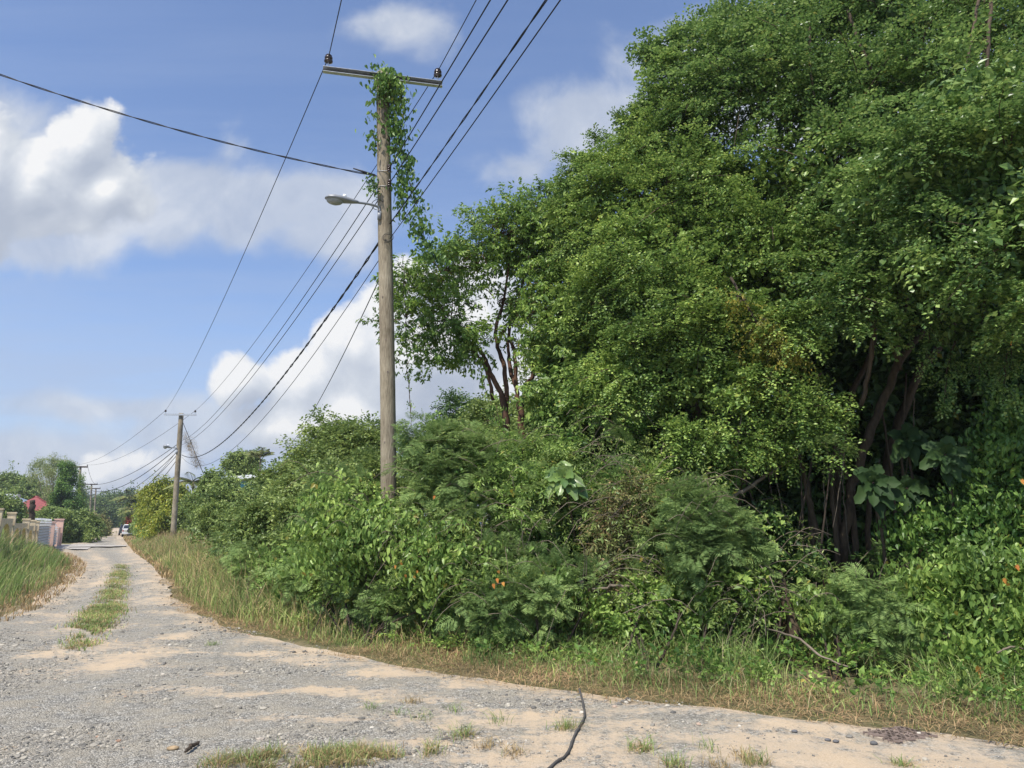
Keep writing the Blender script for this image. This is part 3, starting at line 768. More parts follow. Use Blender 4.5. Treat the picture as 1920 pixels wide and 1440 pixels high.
    lo = N(nt, 'ShaderNodeMapRange', inp={0: sx.outputs[2], 1: .62, 2: .03, 3: .05, 4: 1.})
    vm = N(nt, 'ShaderNodeMath', operation='MULTIPLY', inp={0: ve.outputs[0], 1: lo.outputs[0]})
    hz = N(nt, 'ShaderNodeMapRange', interpolation_type='SMOOTHSTEP', inp={0: sx.outputs[2], 1: .30, 2: .0, 3: .06, 4: .70})
    vm2 = N(nt, 'ShaderNodeMath', operation='MULTIPLY_ADD', inp={0: vm.outputs[0], 1: .75, 2: hz.outputs[0]})
    K = SKYK
    base = N(nt, 'ShaderNodeMix', data_type='RGBA', inp={6: tint.outputs[0], 7: (K * .52, K * .63, K * .86, 1)}); nt.links.new(vm2.outputs[0], base.inputs[0]); base.clamp_factor = True
    sk_ = N(nt, 'ShaderNodeVectorMath', operation='SCALE', inp={0: sc_.outputs[0], 'Scale': K})
    m1 = N(nt, 'ShaderNodeMix', data_type='RGBA', inp={0: mks.outputs[0], 6: base.outputs[2], 7: sk_.outputs[0]})
    ck = N(nt, 'ShaderNodeVectorMath', operation='SCALE', inp={0: cc.outputs[0], 'Scale': K * 1.02})
    m2 = N(nt, 'ShaderNodeMix', data_type='RGBA', inp={0: mk.outputs[0], 6: m1.outputs[2], 7: ck.outputs[0]})
    # behind the viewer: plain sky with the same veil
    fr = N(nt, 'ShaderNodeMapRange', inp={0: sx.outputs[1], 1: .06, 2: .2})
    m3 = N(nt, 'ShaderNodeMix', data_type='RGBA', inp={0: fr.outputs[0], 6: tint.outputs[0], 7: m2.outputs[2]})
    bg = N(nt, 'ShaderNodeBackground', inp={0: m3.outputs[2], 1: SKYS})
    nt.links.new(bg.outputs[0], out.inputs[0])
SKYS = .115
SKYK = 5.6
make_world()
sc.world.cycles.sampling_method = 'MANUAL'; sc.world.cycles.sample_map_resolution = 512
sl = bpy.data.lights.new('sun', 'SUN'); sl.energy = 4.4; sl.angle = R(.53); sl.color = (1., .945, .86)
so = link(bpy.data.objects.new('sun', sl)); so.rotation_euler = Vector(SUN).to_track_quat('Z', 'Y').to_euler(); so.location = (-20, -30, 50)
cam = bpy.data.cameras.new('camera'); cam.sensor_width = 36; cam.lens = F / 1920 * 36; cam.clip_end = 12000; cam.clip_start = .05
co = link(bpy.data.objects.new('camera', cam)); co.location = EYE; co.rotation_euler = (math.pi / 2 + PIT, 0, 0); sc.camera = co
sc.view_settings.view_transform = 'Standard'; sc.view_settings.look = 'None'; sc.view_settings.exposure = .43
sc.view_settings.gamma = 1.0
sc.cycles.max_bounces = 7; sc.cycles.diffuse_bounces = 3; sc.cycles.transmission_bounces = 4; sc.cycles.transparent_max_bounces = 4

# ------------------------------------------------------------------ hard materials
M = {
 'steel': plain('galvanised_steel', (.55, .56, .57), .45, .6, .12, 14),
 'black': plain('black_cable', (.018, .018, .020), .6, 0, .1),
 'ins': plain('brown_porcelain', (.035, .018, .014), .2, 0, .1, spec=.7),
 'lampgrey': plain('lamp_housing_paint', (.27, .28, .29), .45, .2, .08),
 'lens': plain('lamp_lens', (.30, .31, .29), .2, 0, .1, 20, .6),
 'white': plain('white_paint', (.80, .80, .78), .45, 0, .05),
 'cellw': plain('white_plastic', (.85, .85, .83), .5, 0, .03),
 'glass': plain('dark_glass', (.03, .035, .04), .08, 0, .1, spec=.8),
 'rubber': plain('tyre_rubber', (.025, .025, .026), .8),
 'greycar': plain('dark_car_paint', (.09, .10, .11), .3, .2, .05),
 'plate': plain('number_plate', (.55, .52, .35), .5),
 'redlamp': plain('tail_lamp', (.35, .02, .02), .3),
 'roofred': plain('red_roof_sheeting', (.27, .07, .065), .6, 0, .12, 3),
 'roofblue': plain('blue_grey_roof', (.22, .27, .33), .5, 0, .1, 3),
 'cream': plain('cream_render', (.66, .60, .48), .8, 0, .08, 3),
 'teal': plain('teal_render', (.13, .36, .37), .75, 0, .1, 3),
 'pink': plain('pink_render', (.74, .50, .40), .8, 0, .07, 5),
 'ochre': plain('ochre_render', (.66, .54, .36), .85, 0, .12, 4),
 'brick': plain('white_breeze_block', (.78, .77, .75), .7, 0, .06, 6),
 'shade': plain('block_recess_shade', (.46, .43, .40), .9, 0, .1, 6),  # backing tone carries the shade of the recesses between the blocks
 'iron': plain('rusty_iron', (.23, .175, .145), .75, .2, .3, 25, bump=.4),
 'conc': plain('old_concrete', (.40, .37, .33), .9, 0, .15, 9, bump=.4),
 'fence': plain('grey_post', (.36, .34, .31), .85, 0, .15, 9),
}

# ------------------------------------------------------------------ wires
def sagline(A, Bp, sag, n=40):
    t = np.linspace(0, 1, n)[:, None]
    p = A + (Bp - A) * t; p[:, 2] -= (4 * sag * t * (1 - t))[:, 0]; return p
def wire(A, Bp, sag, r, label, cat='cable', group='cables strung between the utility poles', name='overhead_cable', twist=False, n=40):
    g = Geo(); p = sagline(np.asarray(A, float), np.asarray(Bp, float), sag, n * (3 if twist else 1))
    if twist:
        d = Bp - A; s = np.cross(d, [0, 0, 1.]); s /= np.linalg.norm(s); ph = np.linspace(0, np.linalg.norm(d) * 5.2, len(p))
        o = (np.cos(ph)[:, None] * s + np.sin(ph)[:, None] * np.array([0, 0, 1.])) * r * .75
        g.tube(p + o, r * .62, 5); g.tube(p - o, r * .62, 5)
    else: g.tube(p, r, 6)
    return build(name, g, M['black'], smooth=True, label=label, cat=cat, group=group)
def far_end(A, px, py, sag, span=34.0):
    """the end of a span that starts at A, crosses the sight line (px, py) and sags as told, towards the next pole behind the camera"""
    best = None
    for Y in np.linspace(A[1] - .6, 4, 300):
        Q = at(px, py, Y); h = (Q - A)[:2]; s = np.linalg.norm(h)
        k = (A[2] - Q[2]) / (s * (span - s)); e = abs(k - 4 * sag / span ** 2)
        if best is None or e < best[0]: best = (e, Q, h / s)
    E = np.array([A[0] + best[2][0] * span, A[1] + best[2][1] * span, A[2]]); return E

Y1, Y2, Y3, Y4, Y5 = 13.0, 50.0, 100.0, 145.0, 165.0
# ---- the near pole
PT, PB = at(720, 138, Y1), np.array([*at(735, 1010, Y1)[:2], -.3])
pole = thing('utility_pole', 'tall weathered wooden utility pole nearest the camera, its steel crossarm draped in vine', 'utility pole', (PB[0], PB[1], 0), 'wooden utility poles along the road')
g = Geo()
zz = np.linspace(0, 1, 40)[:, None]
pp = PB + (PT - PB) * zz; pp[:, 0] += .02 * np.sin(zz[:, 0] * 5)
g.tube(pp, .142 - .014 * zz[:, 0] + rng.normal(0, .0008, 40), 20)
build('shaft', g, B['pole'], pole, smooth=True)
def pole_at(px, py, side=0.0):                    # a point on the near shaft's surface at image height py
    c = at(px, py, Y1); t = (c[2] - PB[2]) / (PT[2] - PB[2]); a = PB + (PT - PB) * t
    return a + np.array([side * .14, -.13, 0])
A1, A2 = at(609, 142, 12.72), at(824, 171, 13.22)
A2[2] = A1[2] + .02
ax = unit(A2 - A1); fw = unit(np.cross([0, 0, 1.], ax)); 
TL = np.stack([ax, fw, np.array([0, 0, 1.])], 1)
def obox(g, c, size, fr): 
    sx, sy, sz = [k / 2 for k in size]
    v = np.array([[x, y, z] for x in (-sx, sx) for y in (-sy, sy) for z in (-sz, sz)]) @ fr.T
    g.add(v + c, None, [[0, 1, 3, 2], [4, 6, 7, 5], [0, 4, 5, 1], [2, 3, 7, 6], [0, 2, 6, 4], [1, 5, 7, 3]])
g = Geo(); ln = np.linalg.norm(A2 - A1) + .06; mid = (A1 + A2) / 2; mid = mid - fw * .17
obox(g, mid - fw * .02 + np.array([0, 0, -.042]), (ln, .09, .009), TL); obox(g, mid - fw * .03 + np.array([0, 0, .042]), (ln, .11, .009), TL)
ca = build('crossarm', g, M['steel'], pole)
g = Geo(); obox(g, mid + fw * .028, (ln - .004, .008, .074), TL); wb = build('web', g, plain('web_shade_grey', (.13, .13, .135), .6, .3), pole); wb.parent = ca  # same steel channel; the web's shade is put into a darker grey
def insulator(parent, base, s=1.0, mat='ins'):
    g = Geo(); g.tube([base, base + np.array([0, 0, .12 * s])], .012 * s, 8); build('pin', g, M['steel'], parent)
    g = Geo(); z0 = base[2] + .10 * s
    prof = [(.03, 0), (.062, .012), (.066, .03), (.040, .045), (.040, .052), (.060, .062), (.060, .088), (.036, .098), (.036, .105), (.05, .115), (.03, .135), (.0, .137)]
    v = []; m = 14
    for r, h in prof:
        for k in range(m): v.append([base[0] + math.cos(k * 6.2832 / m) * r * s, base[1] + math.sin(k * 6.2832 / m) * r * s, z0 + h * s])
    f = [[i * m + k, i * m + (k + 1) % m, (i + 1) * m + (k + 1) % m, (i + 1) * m + k] for i in range(len(prof) - 1) for k in range(m)]
    g.add(v, None, f); build('insulator', g, M[mat], parent, smooth=True)
    return base + np.array([0, 0, .2 * s])
I1 = insulator(pole, A1 - fw * .17 + ax * .06 + np.array([0, 0, .045]), 1.25)
I2 = insulator(pole, A2 - fw * .17 - ax * .06 + np.array([0, 0, .045]), 1.25)
for k_, (px, py, sd_, rr_) in enumerate(((719, 262, .0, .022), (735, 640, .1, .014), (722, 560, -.3, .012), (728, 700, .3, .016), (724, 830, -.2, .014))):
    g = Geo(); c = pole_at(px, py, sd_); q_ = unit(np.array([sd_, -1, 0])); c = c + q_ * -.004; g.tube([c - q_ * .01, c + q_ * .012], rr_, 9); build('bolt' if k_ else 'knot', g, M['iron'] if k_ else B['dark'], pole)
# spool insulators on the shaft's right side
SPL = {}
for q, (px, py) in enumerate(((727, 322), (728, 350), (738, 425), (739, 452))):
    c = pole_at(px, py, .75); 
    if q < 2:
        g = Geo(); 
        for dz in (-.045, 0, .045): g.tube([c + [0, 0, dz - .016], c + [0, 0, dz + .016]], .038, 10)
        build('spool_insulator', g, M['ins'], pole, smooth=True)
        g = Geo(); g.tube([c - [0, 0, .08], c + [0, 0, .08]], .010, 6)
        cc0 = np.array([(PB + (PT - PB) * ((c[2] - PB[2]) / (PT[2] - PB[2])))[0], PB[1] + (PT[1] - PB[1]) * ((c[2] - PB[2]) / (PT[2] - PB[2])), c[2]])
        th = np.linspace(0, 2 * math.pi, 25)
        g.tube(np.stack([cc0[0] + .139 * np.cos(th), cc0[1] + .139 * np.sin(th), cc0[2] + .05 * np.sin(th * 1.0)], 1), .006, 5, False)
        build('spool_clamp', g, M['steel'], pole)
    SPL[q] = c
g = Geo()                                           # loose loops of service wire hanging on the shaft
c = pole_at(722, 452, .55) + np.array([0, -.03, 0])
for k in range(3):
    th = np.linspace(0, 6.6, 30); rr = .075 + .015 * k
    g.tube(c + np.stack([rr * np.cos(th + k), .01 * np.sin(3 * th) - .01 * k, rr * .8 * np.sin(th + k)], 1), .0035, 4, False)
c2 = pole_at(703, 380, -.6)
th = np.linspace(.4, 4.6, 24); g.tube(c2 + np.stack([.11 * np.cos(th) - .03, th * 0, .10 * np.sin(th) - .10], 1), .006, 5, False)
th = np.linspace(1.4, 5.2, 24); g.tube(pole_at(706, 352, -.8) + np.stack([.13 * np.cos(th) - .03, th * 0 - .02, .16 * np.sin(th)], 1), .009, 5, False)
for a, b_ in (((741, 455), (744, 640)), ((740, 425), (742, 520))): g.tube([pole_at(*a, .95) + [0, .08, 0], pole_at(*b_, .95) + [0, .08, 0]], .004, 4, False)
build('service_wire', g, M['black'], pole, smooth=True)

# ---- street lamp on the near pole
def lamp(root, tip, neck, foot, s, arm_r=.022):
    """cobra head lamp: arm from the pole's foot up to the neck, housing from the neck out to the tip"""
    d = unit(tip - neck); Ln = np.linalg.norm(tip - neck); sd = unit(np.cross(d, [0, 0, 1.])); up = np.cross(sd, d)
    g = Geo(); st = [(0, .035, .030), (.12, .055, .05), (.3, .085, .065), (.5, .120, .075), (.72, .135, .075), (.9, .110, .058), (1.0, .035, .02)]
    m = 16; v = []
    for t, w, h in st:
        for k in range(m):
            a = k * 2 * math.pi / m; zz_ = math.sin(a); zz_ = zz_ * (1.0 if zz_ > 0 else .45)
            v.append(neck + d * (t * Ln) + sd * math.cos(a) * w * s + up * zz_ * h * s)
    f = [[i * m + k, i * m + (k + 1) % m, (i + 1) * m + (k + 1) % m, (i + 1) * m + k] for i in range(len(st) - 1) for k in range(m)]
    v.append(neck); v.append(tip); f3 = [[len(v) - 2, (k + 1) % m, k] for k in range(m)] + [[len(v) - 1, (len(st) - 1) * m + k, (len(st) - 1) * m + (k + 1) % m] for k in range(m)]
    g.add(v, f3, f); build('housing', g, M['lampgrey'], root, smooth=True)
    g = Geo(); v = []; c = neck + d * Ln * .70 - up * .022 * s
    for i in range(5):
        ph = i / 4 * math.pi / 2
        for k in range(m):
            a = k * 2 * math.pi / m; v.append(c + d * math.cos(a) * math.cos(ph) * Ln * .26 + sd * math.sin(a) * math.cos(ph) * .105 * s - up * math.sin(ph) * .085 * s)
    g.add(v, None, [[i * m + k, i * m + (k + 1) % m, (i + 1) * m + (k + 1) % m, (i + 1) * m + k] for i in range(4) for k in range(m)])
    build('lens', g, M['lens'], root, smooth=True)
    g = Geo(); c = neck + d * Ln * .42 + up * .06 * s; g.tube([c, c + up * .03 * s, c + up * .055 * s, c + up * .062 * s], np.array([.036, .036, .03, .012]) * s, 12); build('photocell', g, M['cellw'], root, smooth=True)
    g = Geo(); k1 = foot + np.array([0, 0, .10 * s]) + d * .02; p, r = wig([foot - np.array([0, 0, .10 * s]), foot, k1, (k1 + neck) / 2 + np.array([0, 0, .02 * s]), neck + d * .06 * s], [arm_r] * 5, 6, 0); g.tube(p, arm_r, 10)
    g.tube([foot - np.array([0, 0, .14 * s]), foot + np.array([0, 0, .02 * s])], arm_r * 1.7, 8)
    build('arm', g, M['lampgrey'], root, smooth=True)
tip, neck, foot = at(609, 371, 12.45), at(672, 380, 12.62), pole_at(709, 404, -.6)
lp = thing('street_lamp', 'grey cobra head street lamp on a short curved arm on the nearest pole', 'street lamp', foot, 'street lamps on the poles')
lamp(lp, tip, neck, foot, 1.0)

# ---- distant poles
def far_pole(px_t, py_t, px_b, Y, label, arm=(0, 0), r=.14, ins=True, ang=.25):
    T, Bo = at(px_t, py_t, Y), at(px_b, 984, Y); Bo[2] = float(gz(Y)) - .2
    o = thing('utility_pole', label, 'utility pole', (Bo[0], Bo[1], float(gz(Y))), 'wooden utility poles along the road')
    g = Geo(); z = np.linspace(0, 1, 12)[:, None]; g.tube(Bo + (T - Bo) * z, r * (1.12 - .2 * z[:, 0]), 12); build('shaft', g, B['pole'], o, smooth=True)
    a = at(px_t + arm[0], py_t + 2, Y - .1); b_ = at(px_t + arm[1], py_t + 2, Y + .1)
    a[2] = b_[2] = T[2] - .12
    g = Geo(); ax_ = unit(b_ - a); fw_ = unit(np.cross([0, 0, 1.], ax_)); obox(g, (a + b_) / 2 - fw_ * (r + .05), (np.linalg.norm(b_ - a), .09, .11 if Y < 60 else .2), np.stack([ax_, fw_, [0, 0, 1.]], 1)); build('crossarm', g, M['steel'] if Y < 60 else B['dark'], o)
    e = []
    for c in (a + ax_ * .08, b_ - ax_ * .08): e.append(insulator(o, c - fw_ * (r + .05) + [0, 0, .05], 1.15))
    return o, T, Bo, e
p2, T2, B2, E2 = far_pole(340, 775, 327, Y2, 'wooden utility pole standing in the verge grass beyond the nearest one, with a lamp', (-30, 30), .17)
tip, neck, foot = at(306, 836, Y2 - .6), at(320, 840, Y2 - .3), at(332, 845, Y2 - .15)
lq = thing('street_lamp', 'small grey street lamp on the second pole along the road', 'street lamp', foot, 'street lamps on the poles')
lamp(lq, tip, neck, foot, 1.5, .035)
p3, T3, B3, E3 = far_pole(151, 874, 147, Y3, 'distant utility pole wrapped in green creeper beside the tall conical tree', (-15, 15), .15)
p4, T4, B4, E4 = far_pole(172, 907, 168, Y4, 'far utility pole just right of the creeper covered one', (-13, 12), .15)
p5, T5, B5, E5 = far_pole(180, 915, 176, Y5, 'farthest utility pole, the last visible along the road', (-9, 9), .16)
# ---- cables
def lerp2(a, b, t): return a + (b - a) * t
wire(I1, E2[0], .7, .009, 'thin power line from the left end of the near crossarm to the second pole')
wire(I2, E2[1], .7, .009, 'thin power line from the right end of the near crossarm to the second pole')
Ea = far_end(I1, 640, 0, .45); Eb = far_end(I2, 893, 0, .5)
wire(I1, Ea, .45, .009, 'thin power line rising from the left crossarm insulator to the top of the view')
wire(I2, Eb, .5, .009, 'leftmost of the five lines rising right of the near pole')
Ec = far_end(SPL[0], 919, 0, .5); wire(SPL[0], Ec, .5, .010, 'second of the five lines rising right, tied to the upper spool insulator')
Ed = far_end(SPL[1], 952, 0, .5); wire(SPL[1], Ed, .5, .010, 'third of the five lines rising right, tied to the lower spool insulator')
Ee = far_end(SPL[2], 1025, 0, .5); wire(SPL[2], Ee, .5, .011, 'thick black twisted bundle rising right from the near pole', twist=True)
Ef = far_end(SPL[3], 1050, 0, .5); wire(SPL[3], Ef, .5, .008, 'rightmost thin line rising right of the near pole')
wire(SPL[0], at(341, 826, Y2 - .2), .9, .010, 'upper of the two middle lines running down to the second pole')
wire(SPL[1], at(341, 834, Y2 - .2), .9, .010, 'lower of the two middle lines running down to the second pole')
wire(SPL[2] + [-.1, .1, -.15], at(341, 853, Y2 - .2), 1.5, .021, 'thick black bundle sagging from the near pole to the second pole', twist=True)
wire(SPL[3] + [-.1, .1, -.2], at(341, 857, Y2 - .2), 1.9, .008, 'thin line hanging just below the thick bundle towards the second pole')
wire(pole_at(711, 509, -.3) + [0, .1, 0], at(532, 845, 36), .5, .010, 'steep service cable dropping from the near pole behind the trees', group=None)
G0 = at(0, 103, 11.2); G1 = pole_at(706, 336, -.9); Gd = (G0 - G1); 
wire(G1, G1 + Gd * 1.7 + np.array([0, 0, .1]), .42, .013, 'thick black twisted service cable leaving the near pole to the left edge', group=None, twist=True)
g = Geo(); d_ = unit(Gd); g.tube([G1 + d_ * .02, G1 + d_ * .05, G1 + d_ * .25, G1 + d_ * .45], [.012, .022, .020, .012], 8); build('cable_clamp', g, M['black'], smooth=True, label='dark dead end clamp where the left service cable meets the near pole', cat='clamp')
for k, (y2, y3, sg, rr) in enumerate(((832, 905, 1.2, .02), (838, 909, 1.8, .025), (845, 911, 2.4, .02), (851, 914, 2.9, .02), (843, 907, 3.6, .015))):
    wire(at(334, y2, Y2 - .1), at(150, y3, Y3), sg, rr, ['topmost', 'second', 'third', 'fourth', 'lowest'][k] + ' of the five sagging lines between the second and creeper covered poles')
for k in (0, 1): wire(E2[k], E3[k], 1.0, .012, ('left' if k == 0 else 'right') + ' crossarm line from the second pole to the creeper covered pole')
wire(at(333, 860, Y2), at(285, 910, 66), .3, .022, 'steep cable dropping left from the second pole into the yellow green tree', group=None)
for k in (0, 1): wire(E3[k], E4[k], 1.0, .02, ('left' if k == 0 else 'right') + ' crossarm line beyond the creeper covered pole')
for k in range(3): wire(at(149, 900 + 5 * k, Y3), at(171, 920 + 3 * k, Y4), 1.2, .025, ['upper', 'middle', 'lower'][k] + ' of three low lines beyond the creeper covered pole')
wire(at(172, 921, Y4), at(179, 926, Y5), .5, .03, 'short line between the two farthest poles')
# guy wire of the second pole with dead creeper
gw = thing('guy_wire', 'slanting guy wire of the second pole hung with dead creeper', 'guy wire', at(381, 984, Y2 + 3) * [1, 1, 0])
g = Geo(); a, b_ = at(343, 792, Y2), at(384, 895, Y2 + 1); g.tube([a, a + (b_ - a) * 1.6], .02, 6); build('wire', g, M['black'], gw)
g = Geo(); n = 150; t = .15 + .6 * rng.random(n); P = a + (b_ - a) * t[:, None] + rng.normal(0, .10, (n, 3)) + np.array([0, 0, -.22]) * rng.random((n, 1)); scatter(g, 'twigs', P, np.array([0, 0, -1.]) + rng.normal(0, .4, (n, 3)), np.full(n, 1.3)); build('dead_creeper', g, L['brown'], gw)

# ---- the cable, cover, stick and stone on the ground
def onroad(px, py, dz=0.):
    b = gp(px, py); b[2] = float(road_z(np.array([b[0]]), np.array([b[1]]))[0]) + dz; return b
g = Geo(); pts = [onroad(*q, .016) for q in ((1086, 1292), (1093, 1318), (1096, 1342), (1090, 1362), (1078, 1382), (1068, 1402), (1058, 1418), (1036, 1438), (1000, 1470), (960, 1520))]
p, r = wig(pts, [.0105] * len(pts), 8, .03); p[:, 2] = np.array([float(road_z(np.array([q[0]]), np.array([q[1]]))[0]) for q in p]) + .013
g.tube(p, r * (1 + .12 * np.sin(np.arange(len(r)) * .9)), 8); build('ground_cable', g, plain('dusty_cable', (.075, .07, .065), .8), smooth=True, label='dark cable lying across the sandy road near the bottom centre', cat='cable')
cv = thing('drain_cover', 'rusty drain cover with a raised herringbone tread set in the road', 'drain cover', onroad(1685, 1375))
cr = [onroad(1612, 1371), onroad(1672, 1391), onroad(1755, 1379), onroad(1690, 1363)]
zc = max(q[2] for q in cr) + .004
cr = [np.array([q[0], q[1], zc]) for q in cr]
g = Geo(); lo = [q - [0, 0, .05] for q in cr]; g.add(cr + lo, None, [[0, 1, 2, 3], [0, 4, 5, 1], [1, 5, 6, 2], [2, 6, 7, 3], [3, 7, 4, 0]]); build('plate', g, plain('dusty_plate', (.40, .33, .25), .85, 0, .15, 30), cv)
g = Geo(); u_, v_ = cr[1] - cr[0], cr[3] - cr[0]
for i in range(13):
    for j in range(7):
        s_, t_ = (i + .5) / 13, (j + .5) / 7
        if rng.random() < .18: continue
        c = cr[0] * (1 - s_) * (1 - t_) + cr[1] * s_ * (1 - t_) + cr[2] * s_ * t_ + cr[3] * (1 - s_) * t_ + [0, 0, .004]
        a = .8 if (i + j) % 2 else -.8
        g.box(c, (.085, .022, .012), rz=a + .5)
build('tread', g, M['iron'], cv)
g = Geo(); limb(g, [onroad(346, 1415, .02), onroad(358, 1407, .03), onroad(372, 1397, .02)], [.008, .016, .009], 7, .1); build('charred_stick', g, B['dark'], label='short charred stick on the gravel at the bottom left', cat='stick')
def rock(name, c, s, mat, label, sq=(1, .8, .5)):
    g = Geo(); n, m = 7, 10; v = []
    for i in range(n):
        for k in range(m):
            ph = -math.pi / 2 + math.pi * i / (n - 1); th = 2 * math.pi * k / m
            d = np.array([math.cos(ph) * math.cos(th), math.cos(ph) * math.sin(th), math.sin(ph)])
            v.append(c + d * s * sq * (1 + .25 * (vnoise(d + c, 1.7) - .5)))
    g.add(v, None, [[i * m + k, i * m + (k + 1) % m, (i + 1) * m + (k + 1) % m, (i + 1) * m + k] for i in range(n - 1) for k in range(m)])
    build(name, g, mat, smooth=True, label=label, cat='stone')
rock('flat_stone', onroad(324, 1404, .012), .04, plain('tan_stone', (.36, .26, .15), .85, 0, .2, 20), 'flat tan stone beside the charred stick', (1.3, .7, .4))
rock('stone', onroad(1638, 1391, .012), .03, plain('dark_stone', (.12, .12, .12), .8), 'dark stone at the left corner of the drain cover', (1., .8, .6))
for (px, py, lb) in ((1552, 1385, 'dark stone pair, the left one before the drain cover'), (1567, 1388, 'dark stone pair, the right one before the drain cover'), (1490, 1374, 'single dark stone left of the drain cover by the grey dust')):
    rock('stone', onroad(px, py, .01), .026, plain('slate_stone', (.13, .13, .135), .8), lb)

# ------------------------------------------------------------------ vehicles
def suv(px, py, Y, label, paint, rot, parts=True):
    c = at(px, py, Y); c[2] = float(gz(Y))
    o = thing('parked_car', label, 'car', c, 'cars parked at the right edge of the road'); Rz = rotz(rot)
    def put(pts): return np.asarray(pts) @ Rz.T + c
    g = Geo()        # body: cross sections along its length (x across, y forward), rear at y = 0
    sec = [(0.0, .62, .45, 1.05), (.06, .80, .38, 1.12), (.5, .84, .34, 1.12), (2.6, .84, .34, 1.10), (2.9, .83, .34, 1.02), (3.9, .80, .36, .98), (4.1, .70, .42, .85)]
    v = []; 
    for y, w, a, b_ in sec: v += [[-w, y, a], [w, y, a], [w + .01, y, (a + b_) / 2], [w - .03, y, b_], [-w + .03, y, b_], [-w - .01, y, (a + b_) / 2]]
    f = [[i * 6 + k, i * 6 + (k + 1) % 6, (i + 1) * 6 + (k + 1) % 6, (i + 1) * 6 + k] for i in range(len(sec) - 1) for k in range(6)] + [[0, 1, 2, 5], [5, 2, 3, 4]] + [[36 + 5, 36 + 2, 36 + 1, 36], [36 + 4, 36 + 3, 36 + 2, 36 + 5]]
    g.add(put(v), None, f); build('body', g, paint, o)
    g = Geo(); lo = [[-.77, .08, 1.10], [.77, .08, 1.10], [.77, 2.75, 1.09], [-.77, 2.75, 1.09]]; hi = [[-.64, .28, 1.62], [.64, .28, 1.62], [.64, 2.1, 1.62], [-.64, 2.1, 1.62]]
    g.add(put(lo + hi), None, [[0, 1, 5, 4], [1, 2, 6, 5], [2, 3, 7, 6], [3, 0, 4, 7]]); build('window', g, M['glass'], o)
    g = Geo(); hi2 = [[x * 1.04, y + (-.05 if y < 1 else .05), 1.615] for x, y, z in hi]; tp = [[x * .93, y + (.06 if y < 1 else -.06), 1.70] for x, y, z in hi]
    g.add(put(hi2 + tp), None, [[0, 1, 5, 4], [1, 2, 6, 5], [2, 3, 7, 6], [3, 0, 4, 7], [4, 5, 6, 7], [3, 2, 1, 0]])
    for a_, b2 in zip(lo, hi): g.tube(put([a_, b2]), .045, 5)
    build('roof', g, paint, o)
    for x in (-.76, .76):
        for y in (.65, 3.25):
            g = Geo(); g.tube(put([[x - .1, y, .34], [x + .1, y, .34]]), .34, 18); w = build('wheel', g, M['rubber'], o, smooth=False)
            g = Geo(); g.tube(put([[x - .11, y, .34], [x + .11, y, .34]]), .19, 12); r_ = build('rim', g, M['steel'], o); r_.parent = w; r_.location = (0, 0, 0)
            me = r_.data; w.data.update()
    g = Geo(); g.box([0, 0, 0], (1, 1, 1)); g.v[0] = put(g.v[0] * [1.66, .14, .20] + [0, -.04, .50]).astype(np.float32); build('bumper', g, paint, o)
    if parts:
        g = Geo(); g.tube(put([[.12, -.20, .86], [.12, -.02, .86]]), .33, 20); build('spare_wheel', g, M['rubber'], o)
        g = Geo(); g.box([0, 0, 0], (1, 1, 1)); g.v[0] = put(g.v[0] * [.36, .03, .16] + [-.40, -.02, .80]).astype(np.float32); build('number_plate', g, M['plate'], o)
        for x in (-.72, .72):
            g = Geo(); g.box([0, 0, 0], (1, 1, 1)); g.v[0] = put(g.v[0] * [.13, .05, .26] + [x, .0, .84]).astype(np.float32); build('tail_lamp', g, M['redlamp'], o)
    return o
suv(242, 990, 105, 'white off roader with a black spare wheel parked beside the flowering hedge', M['white'], .45)
suv(236, 985, 118, 'dark grey car parked directly in front of the white off roader', M['greycar'], .5, False)

